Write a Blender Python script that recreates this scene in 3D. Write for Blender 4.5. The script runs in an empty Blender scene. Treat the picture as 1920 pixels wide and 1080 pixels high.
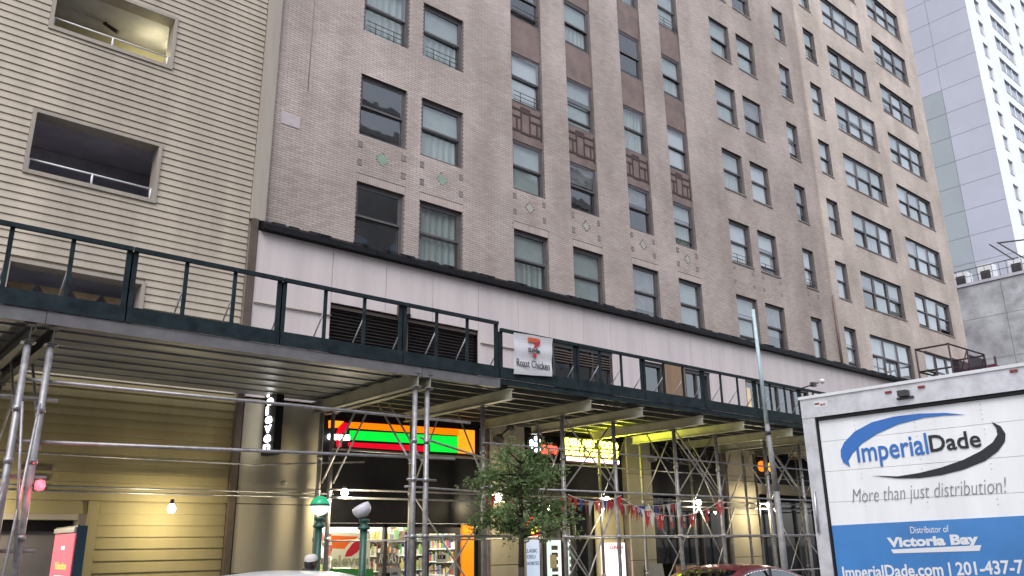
import bpy, math, random
import numpy as np
from mathutils import Vector, Matrix
random.seed(7); rng = np.random.default_rng(7)
sc = bpy.context.scene
C = sc.collection

# ------------------------------------------------------------------ camera
E = 1.9                       # eye height above the road; all z below are measured from the eye
YAW, PIT, ROL, F = math.radians(40.68176), math.radians(17.38355), math.radians(-0.8466), 1546.25
_f = Vector((math.sin(YAW)*math.cos(PIT), math.cos(YAW)*math.cos(PIT), math.sin(PIT)))
_r = Vector((math.cos(YAW), -math.sin(YAW), 0)); _u = _r.cross(_f)
_R = math.cos(ROL)*_r + math.sin(ROL)*_u; _U = -math.sin(ROL)*_r + math.cos(ROL)*_u
cam = bpy.data.objects.new('camera', bpy.data.cameras.new('camera')); C.objects.link(cam)
cam.matrix_world = Matrix(((_R.x, _U.x, -_f.x, 0), (_R.y, _U.y, -_f.y, 0), (_R.z, _U.z, -_f.z, E), (0, 0, 0, 1)))
cam.data.sensor_width = 36; cam.data.lens = 36*F/1920; cam.data.clip_start = 0.05; cam.data.clip_end = 2000
sc.camera = cam
# ------------------------------------------------------------------ sky and sun (overcast early evening)
SUN_EL, SUN_AZ = math.radians(52), math.radians(228)      # azimuth: direction the light comes from, clockwise from +Y
w = bpy.data.worlds.new('World'); sc.world = w; w.use_nodes = True
nt = w.node_tree; nt.nodes.clear()
sky = nt.nodes.new('ShaderNodeTexSky'); sky.sky_type = 'NISHITA'; sky.sun_disc = False
sky.sun_elevation = SUN_EL; sky.sun_rotation = SUN_AZ; sky.air_density = 1.0; sky.dust_density = 1.5; sky.ozone_density = 1.0
hs = nt.nodes.new('ShaderNodeHueSaturation'); hs.inputs['Saturation'].default_value = 0.36
bg = nt.nodes.new('ShaderNodeBackground'); bg.inputs[1].default_value = 0.15
wo = nt.nodes.new('ShaderNodeOutputWorld')
nt.links.new(sky.outputs[0], hs.inputs['Color']); nt.links.new(hs.outputs[0], bg.inputs[0]); nt.links.new(bg.outputs[0], wo.inputs[0])
sd = bpy.data.lights.new('sun', 'SUN'); sd.energy = 0.8; sd.angle = math.radians(40); sd.color = (1.0, 0.975, 0.98)
sun = bpy.data.objects.new('sun', sd); C.objects.link(sun)
_d = Vector((math.sin(SUN_AZ)*math.cos(SUN_EL), math.cos(SUN_AZ)*math.cos(SUN_EL), math.sin(SUN_EL)))
sun.rotation_euler = _d.to_track_quat('Z', 'Y').to_euler(); sun.location = (0, -5, 60)
sc.view_settings.view_transform = 'Standard'; sc.view_settings.look = 'None'
sc.view_settings.exposure = 1.12; sc.view_settings.gamma = 1.0
sc.cycles.max_bounces = 6; sc.cycles.diffuse_bounces = 3; sc.cycles.glossy_bounces = 3
sc.cycles.transparent_max_bounces = 12; sc.cycles.transmission_bounces = 4
sc.cycles.sample_clamp_indirect = 4.0; sc.cycles.use_denoising = True
sc.cycles.caustics_reflective = False; sc.cycles.caustics_refractive = False

# ------------------------------------------------------------------ helpers
def ray(px, py): return _R*(px-960) + _U*(540-py) + _f*F
def onY(px, py, Y): d = ray(px, py); return d*(Y/d.y)
def onX(px, py, X): d = ray(px, py); return d*(X/d.x)

def M(name, col, rough=.7, metal=0., var=.0, vs=2., bump=0., bs=40., emit=None, es=0., spec=.5, col2=None, streak=False, coat=0., stretch=None, lo=.35, hi=.65):
    m = bpy.data.materials.new(name); m.use_nodes = True; n = m.node_tree.nodes; l = m.node_tree.links
    p = n['Principled BSDF']; p.inputs['Base Color'].default_value = (*col, 1); p.inputs['Roughness'].default_value = rough
    p.inputs['Metallic'].default_value = metal; p.inputs['Specular IOR Level'].default_value = spec
    if coat: p.inputs['Coat Weight'].default_value = coat; p.inputs['Coat Roughness'].default_value = .08
    g = None
    if var or bump or col2:
        g = n.new('ShaderNodeNewGeometry'); mp = n.new('ShaderNodeMapping'); l.new(g.outputs['Position'], mp.inputs[0])
        mp.inputs['Scale'].default_value = stretch or ((1, 1, .12) if streak else (1, 1, 1))
    if var or col2:
        t = n.new('ShaderNodeTexNoise'); t.inputs['Scale'].default_value = vs; t.inputs['Detail'].default_value = 6; t.inputs['Roughness'].default_value = .65
        l.new(mp.outputs[0], t.inputs['Vector'])
        r = n.new('ShaderNodeValToRGB'); r.color_ramp.elements[0].position = lo; r.color_ramp.elements[1].position = hi
        a = tuple(c*(1-var) for c in col); b = col2 or tuple(min(1, c*(1+var)) for c in col)
        r.color_ramp.elements[0].color = (*a, 1); r.color_ramp.elements[1].color = (*b, 1)
        l.new(t.outputs['Fac'], r.inputs[0]); l.new(r.outputs[0], p.inputs['Base Color'])
        rr = n.new('ShaderNodeMapRange'); rr.inputs[3].default_value = max(0, rough-.12*min(1, var*4)); rr.inputs[4].default_value = min(1, rough+.12*min(1, var*4))
        l.new(t.outputs['Fac'], rr.inputs[0]); l.new(rr.outputs[0], p.inputs['Roughness'])
    if bump:
        t2 = n.new('ShaderNodeTexNoise'); t2.inputs['Scale'].default_value = bs; t2.inputs['Detail'].default_value = 4; l.new(g.outputs['Position'], t2.inputs['Vector'])
        bp = n.new('ShaderNodeBump'); bp.inputs['Strength'].default_value = bump; bp.inputs['Distance'].default_value = .02
        l.new(t2.outputs['Fac'], bp.inputs['Height']); l.new(bp.outputs[0], p.inputs['Normal'])
    if emit: p.inputs['Emission Color'].default_value = (*emit, 1); p.inputs['Emission Strength'].default_value = es
    return m

def glass(name, tint=(.75, .8, .8), rough=.02, base=.06, wave=.04):
    m = bpy.data.materials.new(name); m.use_nodes = True; n = m.node_tree.nodes; l = m.node_tree.links; n.clear()
    o = n.new('ShaderNodeOutputMaterial'); mix = n.new('ShaderNodeMixShader'); tr = n.new('ShaderNodeBsdfTransparent'); gl = n.new('ShaderNodeBsdfGlossy')
    tr.inputs[0].default_value = (*tint, 1); gl.inputs['Roughness'].default_value = rough; gl.inputs[0].default_value = (.95, .97, 1, 1)
    fr = n.new('ShaderNodeLayerWeight'); fr.inputs[0].default_value = .5; pw = n.new('ShaderNodeMath'); pw.operation = 'POWER'; pw.inputs[1].default_value = 3.6; l.new(fr.outputs['Facing'], pw.inputs[0])
    ad = n.new('ShaderNodeMath'); ad.operation = 'ADD'; ad.use_clamp = True; ad.inputs[1].default_value = base
    g = n.new('ShaderNodeNewGeometry'); t = n.new('ShaderNodeTexNoise'); t.inputs['Scale'].default_value = 1.1; l.new(g.outputs['Position'], t.inputs['Vector'])
    b = n.new('ShaderNodeBump'); b.inputs['Strength'].default_value = wave; b.inputs['Distance'].default_value = .3
    l.new(t.outputs['Fac'], b.inputs['Height']); l.new(b.outputs[0], gl.inputs['Normal']); l.new(b.outputs[0], fr.inputs['Normal'])
    l.new(pw.outputs[0], ad.inputs[0]); l.new(ad.outputs[0], mix.inputs[0]); l.new(tr.outputs[0], mix.inputs[1]); l.new(gl.outputs[0], mix.inputs[2]); l.new(mix.outputs[0], o.inputs[0])
    return m

class MB:
    def __init__(s): s.v = []; s.f = []; s.sm = []
    def quad(s, a, b, c, d, sm=False):
        i = len(s.v); s.v += [a, b, c, d]; s.f.append((i, i+1, i+2, i+3)); s.sm.append(sm); return s
    def poly(s, pts): i = len(s.v); s.v += list(pts); s.f.append(tuple(range(i, i+len(pts)))); s.sm.append(False); return s
    def box(s, x0, x1, y0, y1, z0, z1):
        i = len(s.v)
        s.v += [(x0, y0, z0), (x1, y0, z0), (x1, y1, z0), (x0, y1, z0), (x0, y0, z1), (x1, y0, z1), (x1, y1, z1), (x0, y1, z1)]
        s.f += [(i, i+3, i+2, i+1), (i+4, i+5, i+6, i+7), (i, i+1, i+5, i+4), (i+1, i+2, i+6, i+5), (i+2, i+3, i+7, i+6), (i+3, i, i+4, i+7)]
        s.sm += [False]*6; return s
    def prism(s, pts, axis, a, b):
        """extrude a polygon of 2-D points along an axis from a to b"""
        n = len(pts); i = len(s.v)
        mk = {'x': lambda p, t: (t, p[0], p[1]), 'y': lambda p, t: (p[0], t, p[1]), 'z': lambda p, t: (p[0], p[1], t)}[axis]
        s.v += [mk(p, a) for p in pts]+[mk(p, b) for p in pts]
        s.f += [tuple(range(i, i+n)), tuple(range(i+2*n-1, i+n-1, -1))]+[(i+k, i+n+k, i+n+(k+1) % n, i+(k+1) % n) for k in range(n)]
        s.sm += [False]*(n+2); return s
    def tube(s, a, b, r, r2=None, n=8, cap=True):
        a = Vector(a); b = Vector(b); d = (b-a).normalized(); r2 = r if r2 is None else r2
        t = d.orthogonal().normalized(); q = d.cross(t); i = len(s.v)
        for P, R in ((a, r), (b, r2)):
            for k in range(n):
                c = math.tau*k/n; s.v.append(tuple(P+t*(R*math.cos(c))+q*(R*math.sin(c))))
        for k in range(n): s.f.append((i+k, i+(k+1) % n, i+n+(k+1) % n, i+n+k)); s.sm.append(True)
        if cap: s.f += [tuple(range(i+n-1, i-1, -1)), tuple(range(i+n, i+2*n))]; s.sm += [False]*2
        return s
    def lathe(s, c, prof, n=20, ax=None):
        """profile of (radius, height) turned about an axis through c"""
        ax = Vector(ax or (0, 0, 1)).normalized(); t = ax.orthogonal().normalized(); q = ax.cross(t); c = Vector(c); i = len(s.v)
        for R, h in prof:
            for k in range(n):
                a = math.tau*k/n; s.v.append(tuple(c+ax*h+t*(R*math.cos(a))+q*(R*math.sin(a))))
        for j in range(len(prof)-1):
            for k in range(n): s.f.append((i+j*n+k, i+j*n+(k+1) % n, i+(j+1)*n+(k+1) % n, i+(j+1)*n+k)); s.sm.append(True)
        return s
    def mesh(s, name, mat, off=(0, 0, 0)):
        m = bpy.data.meshes.new(name); m.from_pydata([(v[0]-off[0], v[1]-off[1], v[2]-off[2]) for v in s.v], [], s.f)
        m.polygons.foreach_set('use_smooth', s.sm); m.materials.append(mat); m.update(); return m
    def build(s, name, mat, parent=None, origin=None):
        """one mesh object; the builder's z counts from the eye, the object stands in the world"""
        o = bpy.data.objects.new(name, None)
        base = worldpos(parent) if parent else Vector(origin or (0, 0, E))
        me = s.mesh(name, mat, (base.x, base.y, base.z-E))
        bpy.data.objects.remove(o); o = bpy.data.objects.new(name, me); C.objects.link(o)
        if parent: o.parent = parent
        else: o.location = base
        return o
def worldpos(o):
    p = Vector(o.location)
    while o.parent: o = o.parent; p = p+Vector(o.location)
    return p
def tag(o, label=None, cat=None, group=None, kind=None):
    if label: o['label'] = label
    if cat: o['category'] = cat
    if group: o['group'] = group
    if kind: o['kind'] = kind
    return o
def thing(name, label, cat, loc, group=None, rz=0):
    """an Empty at the thing's base (z from the eye)"""
    o = bpy.data.objects.new(name, None); C.objects.link(o); o.location = (loc[0], loc[1], loc[2]+E); o.empty_display_size = .2
    return tag(o, label, cat, group)
def inst(name, me, parent, loc):
    """object sharing mesh data, loc given in builder coordinates"""
    o = bpy.data.objects.new(name, me); C.objects.link(o); b = worldpos(parent); o.parent = parent
    o.location = (loc[0]-b.x, loc[1]-b.y, loc[2]+E-b.z); return o
def boxo(name, x0, x1, y0, y1, z0, z1, mat, parent): return MB().box(x0, x1, y0, y1, z0, z1).build(name, mat, parent)
def holes_wall(x0, x1, z0, z1, holes, y, depth=0):
    """sheet facing -Y with rectangular holes and their reveals"""
    mb = MB(); xs = sorted({x0, x1, *[h[0] for h in holes if x0 < h[0] < x1], *[h[1] for h in holes if x0 < h[1] < x1]}); zs = sorted({z0, z1, *[h[2] for h in holes if z0 < h[2] < z1], *[h[3] for h in holes if z0 < h[3] < z1]})
    for a, b in zip(xs, xs[1:]):
        for c, d in zip(zs, zs[1:]):
            mx, mz = (a+b)/2, (c+d)/2
            if any(h[0] < mx < h[1] and h[2] < mz < h[3] for h in holes): continue
            mb.quad((a, y, c), (b, y, c), (b, y, d), (a, y, d))
    if depth:
        for a, b, c, d in holes:
            mb.quad((a, y, c), (a, y+depth, c), (b, y+depth, c), (b, y, c)); mb.quad((a, y, d), (b, y, d), (b, y+depth, d), (a, y+depth, d))
            mb.quad((a, y, c), (a, y, d), (a, y+depth, d), (a, y+depth, c)); mb.quad((b, y, c), (b, y+depth, c), (b, y+depth, d), (b, y, d))
    return mb
def text_mesh(s, offset=0., ext=.02, space=1.):
    cu = bpy.data.curves.new('lettering', 'FONT'); cu.body = s; cu.size = 1; cu.offset = offset; cu.extrude = ext; cu.resolution_u = 3; cu.space_character = space
    ob = bpy.data.objects.new('lettering', cu); C.objects.link(ob); bpy.context.view_layer.update()
    me = bpy.data.meshes.new_from_object(ob.evaluated_get(bpy.context.evaluated_depsgraph_get()))
    bpy.data.objects.remove(ob); bpy.data.curves.remove(cu); return me
def text(name, s, mat, parent, org, du, dv, wid, hei, offset=0., ext=.004, space=1., shear=0., base=False):
    """lettering fitted to wid x hei; org = lower-left corner, du/dv = reading and up directions"""
    me = text_mesh(s, offset, 1., space); n = len(me.vertices); co = np.empty(n*3); me.vertices.foreach_get('co', co); co = co.reshape(-1, 3)
    lo = co.min(0); hi = co.max(0)
    if base: lo[1] = 0.
    u = (co[:, 0]-lo[0])/(hi[0]-lo[0])*wid; v = (co[:, 1]-lo[1])/(hi[1]-lo[1])*hei; t = co[:, 2]*ext; u = u+shear*v
    du = np.array(Vector(du).normalized()); dv = np.array(Vector(dv).normalized()); dn = np.cross(du, dv)
    b = worldpos(parent) if parent else Vector((0, 0, E))
    P = np.array(org)[None]+u[:, None]*du+v[:, None]*dv+t[:, None]*dn-np.array((b.x, b.y, b.z-E))[None]
    me.vertices.foreach_set('co', P.ravel()); me.update(); me.materials.clear(); me.materials.append(mat); me.name = name
    o = bpy.data.objects.new(name, me); C.objects.link(o)
    if parent: o.parent = parent
    else: o.location = b
    return o
def lamp_light(name, parent, loc, power, col, r=.06):
    d = bpy.data.lights.new(name, 'POINT'); d.energy = power*.72; d.color = col; d.shadow_soft_size = r
    o = bpy.data.objects.new(name, d); C.objects.link(o); b = worldpos(parent); o.parent = parent; o.location = (loc[0]-b.x, loc[1]-b.y, loc[2]+E-b.z); return o

# ------------------------------------------------------------------ materials
OLIVE = M('olive_siding', (.31, .265, .145), .85, spec=.2, var=.14, vs=.9, streak=True)
SIDE = M('tan_siding', (.435, .375, .30), .6, var=.18, vs=.9, streak=True, bump=.05, bs=25)
TRIM = M('taupe_trim', (.36, .315, .265), .6, var=.12, vs=2, streak=True)
BROWN = M('brown_strip', (.10, .075, .06), .6, var=.2, vs=3)
CONC = M('garage_concrete', (.50, .49, .55), .8, var=.15, vs=1.5)
CREAM = M('cream_wall', (.55, .52, .38), .8, var=.08, vs=1)
MORTAR = M('mortar', (.16, .138, .128), .95, var=.25, vs=2)
FRAME = M('window_frame_metal', (.105, .095, .10), .5, var=.15, vs=6)
SASH = M('window_sash', (.045, .042, .045), .45)
PANE = glass('window_glass', (.93, .96, .96), .02, .14, .022)
ROOM = M('painted_room_dark', (.035, .033, .036), .9, var=.6, vs=.7)  # near-black mottle paints in unlit rooms and broken-up reflections
BLIND = [M('blind_grey_green', (.30, .34, .33), .85, var=.08, vs=3), M('blind_white', (.50, .52, .54), .85, var=.05, vs=3), M('curtain_pale', (.29, .33, .31), .9, var=.22, vs=14, stretch=(1, 1, .03)), M('blind_dim', (.16, .165, .17), .9, var=.3, vs=3)]
PINK = M('cladding_panel', (.585, .52, .515), .5, var=.10, vs=2.2, streak=True, bump=.10, bs=1.2, lo=.25, hi=.6)
LEDGE = M('black_flashing', (.006, .006, .008), .6, spec=.25, var=.5, vs=5, bump=.4, bs=14)
STONE = M('beige_limestone', (.40, .365, .29), .75, var=.10, vs=1.2, streak=True, bump=.06, bs=60)
TERRA = M('terracotta', (.20, .145, .132), .75, var=.18, vs=2.5, bump=.1, bs=30)
TERRA2 = M('dark_terracotta', (.065, .038, .038), .75, var=.2, vs=4)
JADE = M('green_tile', (.25, .34, .27), .4, var=.12, vs=8)
DTILE = M('dark_tile', (.23, .195, .185), .6, var=.2, vs=8)
TEAL = M('dark_teal_paint', (.009, .020, .026), .65, spec=.2, var=.3, vs=4, bump=.15, bs=6, col2=(.022, .036, .042))
GALV = M('galvanised_steel', (.32, .32, .34), .42, .65, var=.22, vs=7)
PIPE = M('scaffold_pipe', (.33, .32, .335), .45, .5, var=.25, vs=9)
BEAM = M('beam_paint', (.30, .30, .255), .55, .1, var=.16, vs=2.5)
BEAMD = M('beam_dark_paint', (.07, .07, .065), .55, .1, var=.25, vs=3)
DECK = M('deck_steel', (.25, .26, .275), .40, .35, var=.3, vs=2.0, stretch=(.3, 2, 1))
DECKW = M('deck_edge', (.16, .155, .165), .55, .1, var=.18, vs=3)
BLACK = M('black_panel', (.007, .007, .010), .45, spec=.2, var=.3, vs=2)
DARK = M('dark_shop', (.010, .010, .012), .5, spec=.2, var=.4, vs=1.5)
WHITE = M('white_paint', (.72, .72, .74), .4, var=.03, vs=2)
ALU = M('aluminium_trim', (.50, .49, .52), .38, .55, var=.15, vs=4)
ASPH = M('asphalt', (.05, .05, .052), .85, var=.25, vs=1.5, bump=.3, bs=90)
PAVE = M('pavement_concrete', (.27, .26, .25), .85, var=.12, vs=1.2, bump=.15, bs=80)
KERB = M('kerb_granite', (.30, .30, .30), .8, var=.15, vs=6)
RUST = M('rusty_steel', (.05, .03, .032), .8, .1, var=.4, vs=5)
RUBBER = M('tyre_rubber', (.015, .015, .016), .85)
CHROME = M('chrome_trim', (.75, .75, .78), .18, 1.)
GREENP = M('subway_green_paint', (.02, .085, .065), .4, var=.2, vs=6)
CARGLASS = glass('car_glass', (.16, .19, .18), .02, .12, .0)
SHOPGLASS = glass('shop_glass', (.93, .95, .94), .02, .04, .0)
def EM(name, col, s): return M(name, tuple(min(1, c*.6) for c in col), .4, emit=col, es=s*.75)

# ------------------------------------------------------------------ ground
ROADZ, WALKZ, KERBY = -E, -E+.15, 11.15
tag(MB().quad((-300, -300, ROADZ), (400, -300, ROADZ), (400, 400, ROADZ), (-300, 400, ROADZ)).build('ground', ASPH), kind='structure')
road = tag(MB().quad((-120, -8, ROADZ+.004), (200, -8, ROADZ+.004), (200, KERBY, ROADZ+.004), (-120, KERBY, ROADZ+.004)).build('road', ASPH), kind='structure')
for k in range(14): boxo('lane_dash', -20+k*9, -17+k*9, 6.9, 7.02, ROADZ+.006, ROADZ+.010, WHITE, road)
walk = tag(MB().box(-120, 200, KERBY+.16, 16.0, ROADZ-.1, WALKZ).build('sidewalk', PAVE), kind='structure')
kerb = tag(MB().box(-120, 200, KERBY, KERBY+.155, ROADZ-.1, WALKZ-.004).build('kerb', KERB), kind='structure')

# ------------------------------------------------------------------ brick building
YF = 16.2; CO = .0605; BL = .215; ZL = 6.76; ZTOP = 36.; XL, XS, XR = 6.80, 31.30, 44.70
def brick_mat(name, c0, c1):
    m = bpy.data.materials.new(name); m.use_nodes = True; n = m.node_tree.nodes; l = m.node_tree.links; p = n['Principled BSDF']
    p.inputs['Roughness'].default_value = .85; p.inputs['Specular IOR Level'].default_value = .25
    at = n.new('ShaderNodeAttribute'); at.attribute_name = 'tone'; r = n.new('ShaderNodeValToRGB'); r.color_ramp.elements[0].color = (*c0, 1); r.color_ramp.elements[1].color = (*c1, 1)
    l.new(at.outputs['Fac'], r.inputs[0])
    g = n.new('ShaderNodeNewGeometry'); t = n.new('ShaderNodeTexNoise'); t.inputs['Scale'].default_value = .42; t.inputs['Detail'].default_value = 7; t.inputs['Roughness'].default_value = .6; l.new(g.outputs['Position'], t.inputs['Vector'])
    mx = n.new('ShaderNodeMix'); mx.data_type = 'RGBA'; mx.blend_type = 'MULTIPLY'; mx.inputs[0].default_value = 1.
    r2 = n.new('ShaderNodeValToRGB'); r2.color_ramp.elements[0].position = .3; r2.color_ramp.elements[0].color = (.74, .72, .70, 1); r2.color_ramp.elements[1].position = .7; r2.color_ramp.elements[1].color = (1.12, 1.10, 1.11, 1)
    l.new(t.outputs['Fac'], r2.inputs[0]); l.new(r.outputs[0], mx.inputs[6]); l.new(r2.outputs[0], mx.inputs[7])
    tm = n.new('ShaderNodeMapping'); tm.inputs['Scale'].default_value = (1.1, 1.1, .16); l.new(g.outputs['Position'], tm.inputs[0]); tg = n.new('ShaderNodeTexNoise'); tg.inputs['Scale'].default_value = 1.; tg.inputs['Detail'].default_value = 8; l.new(tm.outputs[0], tg.inputs['Vector'])
    rg = n.new('ShaderNodeValToRGB'); rg.color_ramp.elements[0].position = .32; rg.color_ramp.elements[0].color = (.87, .855, .84, 1); rg.color_ramp.elements[1].position = .62; rg.color_ramp.elements[1].color = (1.03, 1.03, 1.03, 1); l.new(tg.outputs['Fac'], rg.inputs[0])
    mg = n.new('ShaderNodeMix'); mg.data_type = 'RGBA'; mg.blend_type = 'MULTIPLY'; mg.inputs[0].default_value = 1.; l.new(mx.outputs[2], mg.inputs[6]); l.new(rg.outputs[0], mg.inputs[7]); mx = mg
    # rusty run-off line where the two brick bays meet
    sx = n.new('ShaderNodeSeparateXYZ'); l.new(g.outputs['Position'], sx.inputs[0]); d1 = n.new('ShaderNodeMath'); d1.operation = 'SUBTRACT'; d1.inputs[1].default_value = 31.3; l.new(sx.outputs[0], d1.inputs[0])
    d2 = n.new('ShaderNodeMath'); d2.operation = 'ABSOLUTE'; l.new(d1.outputs[0], d2.inputs[0]); d3 = n.new('ShaderNodeMapRange'); d3.inputs[1].default_value = .0; d3.inputs[2].default_value = .35; d3.inputs[3].default_value = .75; d3.inputs[4].default_value = 0.; l.new(d2.outputs[0], d3.inputs[0])
    m2 = n.new('ShaderNodeMix'); m2.data_type = 'RGBA'; m2.blend_type = 'MULTIPLY'; m2.inputs[7].default_value = (.70, .60, .48, 1); d4 = n.new('ShaderNodeMath'); d4.operation = 'MULTIPLY'; l.new(d3.outputs[0], d4.inputs[0]); l.new(t.outputs['Fac'], d4.inputs[1])
    l.new(d4.outputs[0], m2.inputs[0]); l.new(mx.outputs[2], m2.inputs[6]); l.new(m2.outputs[2], p.inputs['Base Color'])
    return m
BRICK_A = brick_mat('pinkish_brick', (.45, .388, .358), (.545, .48, .445))
BRICK_B = brick_mat('tan_brick', (.60, .525, .47), (.70, .62, .56))  # tan brick, its tone raised further for the sky opening up here
bld = thing('brick_building', 'tall pinkish and tan brick hotel block with rows of sash windows above pale cladding', 'building', (XL, YF, WALKZ))

PIT = 2.89
wins = []          # (x0, x1, z0, z1, kind, column, row)
for c, (a, b) in enumerate([(9.05, 10.40), (10.88, 12.23)]):
    for k in range(7): wins.append((a, b, 6.76 if k == 0 else 6.80+k*2.955-.02, 8.46+k*2.955, 'd', c, k))
strips = [(14.03, 15.25), (16.33, 17.53), (18.96, 20.13), (21.25, 22.40)]
SW = [(9.68, 11.28), (12.53, 14.22), (15.47, 17.15), (18.40, 20.08), (21.33, 23.00), (24.26, 25.95)]
for c, (a, b) in enumerate(strips):
    wins.append((a, b+.08, 6.76, 8.46, 'd', c+2, 0))
    for k, (z0, z1) in enumerate(SW): wins.append((a, b, z0, z1, 's', c+2, k+1))
for c, (a, b, t, pt, h) in enumerate([(24.48, 25.77, 8.50, 2.908, 1.66), (26.30, 27.57, 8.50, 2.908, 1.66), (29.47, 30.31, 8.52, 2.875, 1.65), (32.03, 33.0, 8.53, 2.885, 1.65), (34.2, 38.05, 8.52, 2.88, 1.65), (39.42, 43.27, 8.52, 2.87, 1.65)]):
    for k in range(9): wins.append((a, b, 6.76 if k == 0 else t+k*pt-h, t+k*pt, 't' if c > 3 else 'd', c+6, k))
holes = [(x0, x1, z0, z1) for x0, x1, z0, z1, kd, c, k in wins if kd != 's']+[(a, b, SW[0][0], ZTOP) for a, b in strips]
wall = holes_wall(XL, XR, ZL-.3, ZTOP, holes, YF+.004, .25).build('wall', MORTAR, bld)
# decorative inlays let into the brickwork
inlay = []
for a, b in [(9.05, 10.40), (10.88, 12.23)]+strips: inlay.append((a, b, 8.46, 9.68))
for a, b in [(24.48, 25.77), (26.30, 27.57), (29.47, 30.31)]: inlay.append((a, b, 8.5, 9.74))
squares = []; diamonds = []
for i, (a, b, z0, z1) in enumerate(inlay):
    for x in (a+.05, b-.05):
        for z in (z0+.50, z0+.99) if i != 8 else (z0+.5, z0+.95): squares.append((x-.06, x+.06, z-.065, z+.065))
    if i < 6: diamonds.append(((a+b)/2, (z0+z1)/2+.15))
# bricks: running bond, cut at openings, soldier courses over the lowest windows
soldier = [(x0-.02, x1+.02, z1, z1+.21) for x0, x1, z0, z1, kd, c, k in wins if k == 0 and c < 6]
def ztop_at(x): return {True: min(ZTOP, 13.3+(x-6.8)*.50)}.get(True)
bx = []
nrow = int((ZTOP-ZL)/CO)
cut = holes+squares+soldier
for rI in range(nrow):
    z0 = ZL+rI*CO; z1 = z0+CO-.009; zm = (z0+z1)/2
    hs_ = [(h[0], h[1]) for h in cut if h[2] < zm < h[3]]
    ds = [(cx-.19*max(0, 1-abs(zm-cz)/.19), cx+.19*max(0, 1-abs(zm-cz)/.19)) for cx, cz in diamonds if abs(zm-cz) < .19]
    hs_ = sorted(hs_+ds); x = XL; segs = []
    for a, b in hs_:
        if a > x: segs.append((x, a))
        x = max(x, b)
    if x < XR: segs.append((x, XR))
    for a, b in segs:
        st = (math.floor(a/BL))*BL+(BL/2 if rI % 2 else 0)-BL
        q = st
        while q < b:
            l_, r_ = max(q, a)+.004, min(q+BL, b)-.004
            if r_-l_ > .03 and zm < ztop_at(l_): bx.append((l_, r_, z0, z1))
            q += BL
for a, b, c, d in soldier:
    n_ = max(1, round((b-a)/.062)); s_ = (b-a)/n_
    for i in range(n_): bx.append((a+i*s_+.0027, a+(i+1)*s_-.0027, c+.004, d-.006))
bx = np.array(bx); vis = np.hypot(bx[:, 0]-6.9, (bx[:, 2]-7.2)*1.0)
order = np.argsort(vis); single = bx[order[:300]]; rest = bx[order[300:]]
def brick_mesh(name, B, mat, off=(0, 0, 0)):
    n = len(B); y0 = YF-rng.uniform(0, .002, n); y1 = np.full(n, YF+.0045)
    V = np.empty((n, 8, 3)); X = B[:, [0, 1]]; Zc = B[:, [2, 3]]
    for i, (xi, yi, zi) in enumerate([(0, 0, 0), (1, 0, 0), (1, 0, 1), (0, 0, 1), (0, 1, 0), (1, 1, 0), (1, 1, 1), (0, 1, 1)]):
        V[:, i, 0] = X[:, xi]; V[:, i, 1] = y1 if yi else y0; V[:, i, 2] = Zc[:, zi]
    F_ = np.array([(0, 1, 2, 3), (1, 5, 6, 2), (4, 0, 3, 7), (3, 2, 6, 7), (4, 5, 1, 0)])
    V -= np.array(off); faces = (np.arange(n)[:, None, None]*8+F_[None]).reshape(-1)
    me = bpy.data.meshes.new(name); me.vertices.add(n*8); me.vertices.foreach_set('co', V.ravel()); me.loops.add(n*20); me.loops.foreach_set('vertex_index', faces.astype(np.int32))
    me.polygons.add(n*5); me.polygons.foreach_set('loop_start', np.arange(0, n*20, 4, dtype=np.int32)); me.polygons.foreach_set('loop_total', np.full(n*5, 4, dtype=np.int32))
    me.polygons.foreach_set('use_smooth', np.zeros(n*5, dtype=bool)); me.update(calc_edges=True); at = me.attributes.new('tone', 'FLOAT', 'FACE'); at.data.foreach_set('value', np.repeat(np.clip(rng.normal(.5, .24, n), 0, 1), 5).astype(np.float32))
    me.materials.append(mat); return me
wp = worldpos(wall); off = (wp.x, wp.y, wp.z-E)
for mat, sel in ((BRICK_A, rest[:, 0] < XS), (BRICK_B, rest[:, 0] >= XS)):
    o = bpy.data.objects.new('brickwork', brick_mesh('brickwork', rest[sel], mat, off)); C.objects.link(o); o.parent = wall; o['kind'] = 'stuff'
cache = {}
for a, b, c, d in single:
    k = (round(b-a, 3), round(d-c, 3), random.randrange(6))
    if k not in cache: cache[k] = brick_mesh('brick', np.array([(0, b-a, 0, d-c)]), BRICK_A, (0, YF, 0))
    inst('brick', cache[k], wall, (a, YF, c))
# upper brickwork out of sight and the flank of the block
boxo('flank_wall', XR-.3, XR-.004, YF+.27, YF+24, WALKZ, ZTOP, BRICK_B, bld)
boxo('roof', XL, XR, YF+.02, YF+24, ZTOP, ZTOP+.4, LEDGE, bld)
boxo('dark_backing', XL+.1, XR-.35, YF+1.1, YF+1.2, 2.96, ZTOP-.1, ROOM, bld)  # one dark sheet behind all panes, standing in for unlit rooms
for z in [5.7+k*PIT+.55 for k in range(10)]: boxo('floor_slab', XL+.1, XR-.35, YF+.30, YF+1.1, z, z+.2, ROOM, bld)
sq = MB().box(0, .12, -.004, .03, 0, .13).mesh('inlay_tile', DTILE)
for a, b, c, d in squares: inst('inlay_tile', sq, bld, (a, YF, c))
dm = MB().prism([(-.18, 0), (0, -.18), (.18, 0), (0, .18)], 'y', -.006, .02).mesh('diamond_tile', JADE)
DM2 = M('faded_green_tile', (.38, .38, .335), .6, var=.12, vs=8)
dm2 = MB().prism([(-.15, 0), (0, -.15), (.15, 0), (0, .15)], 'y', -.006, .02).mesh('diamond_tile', DM2)
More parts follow.
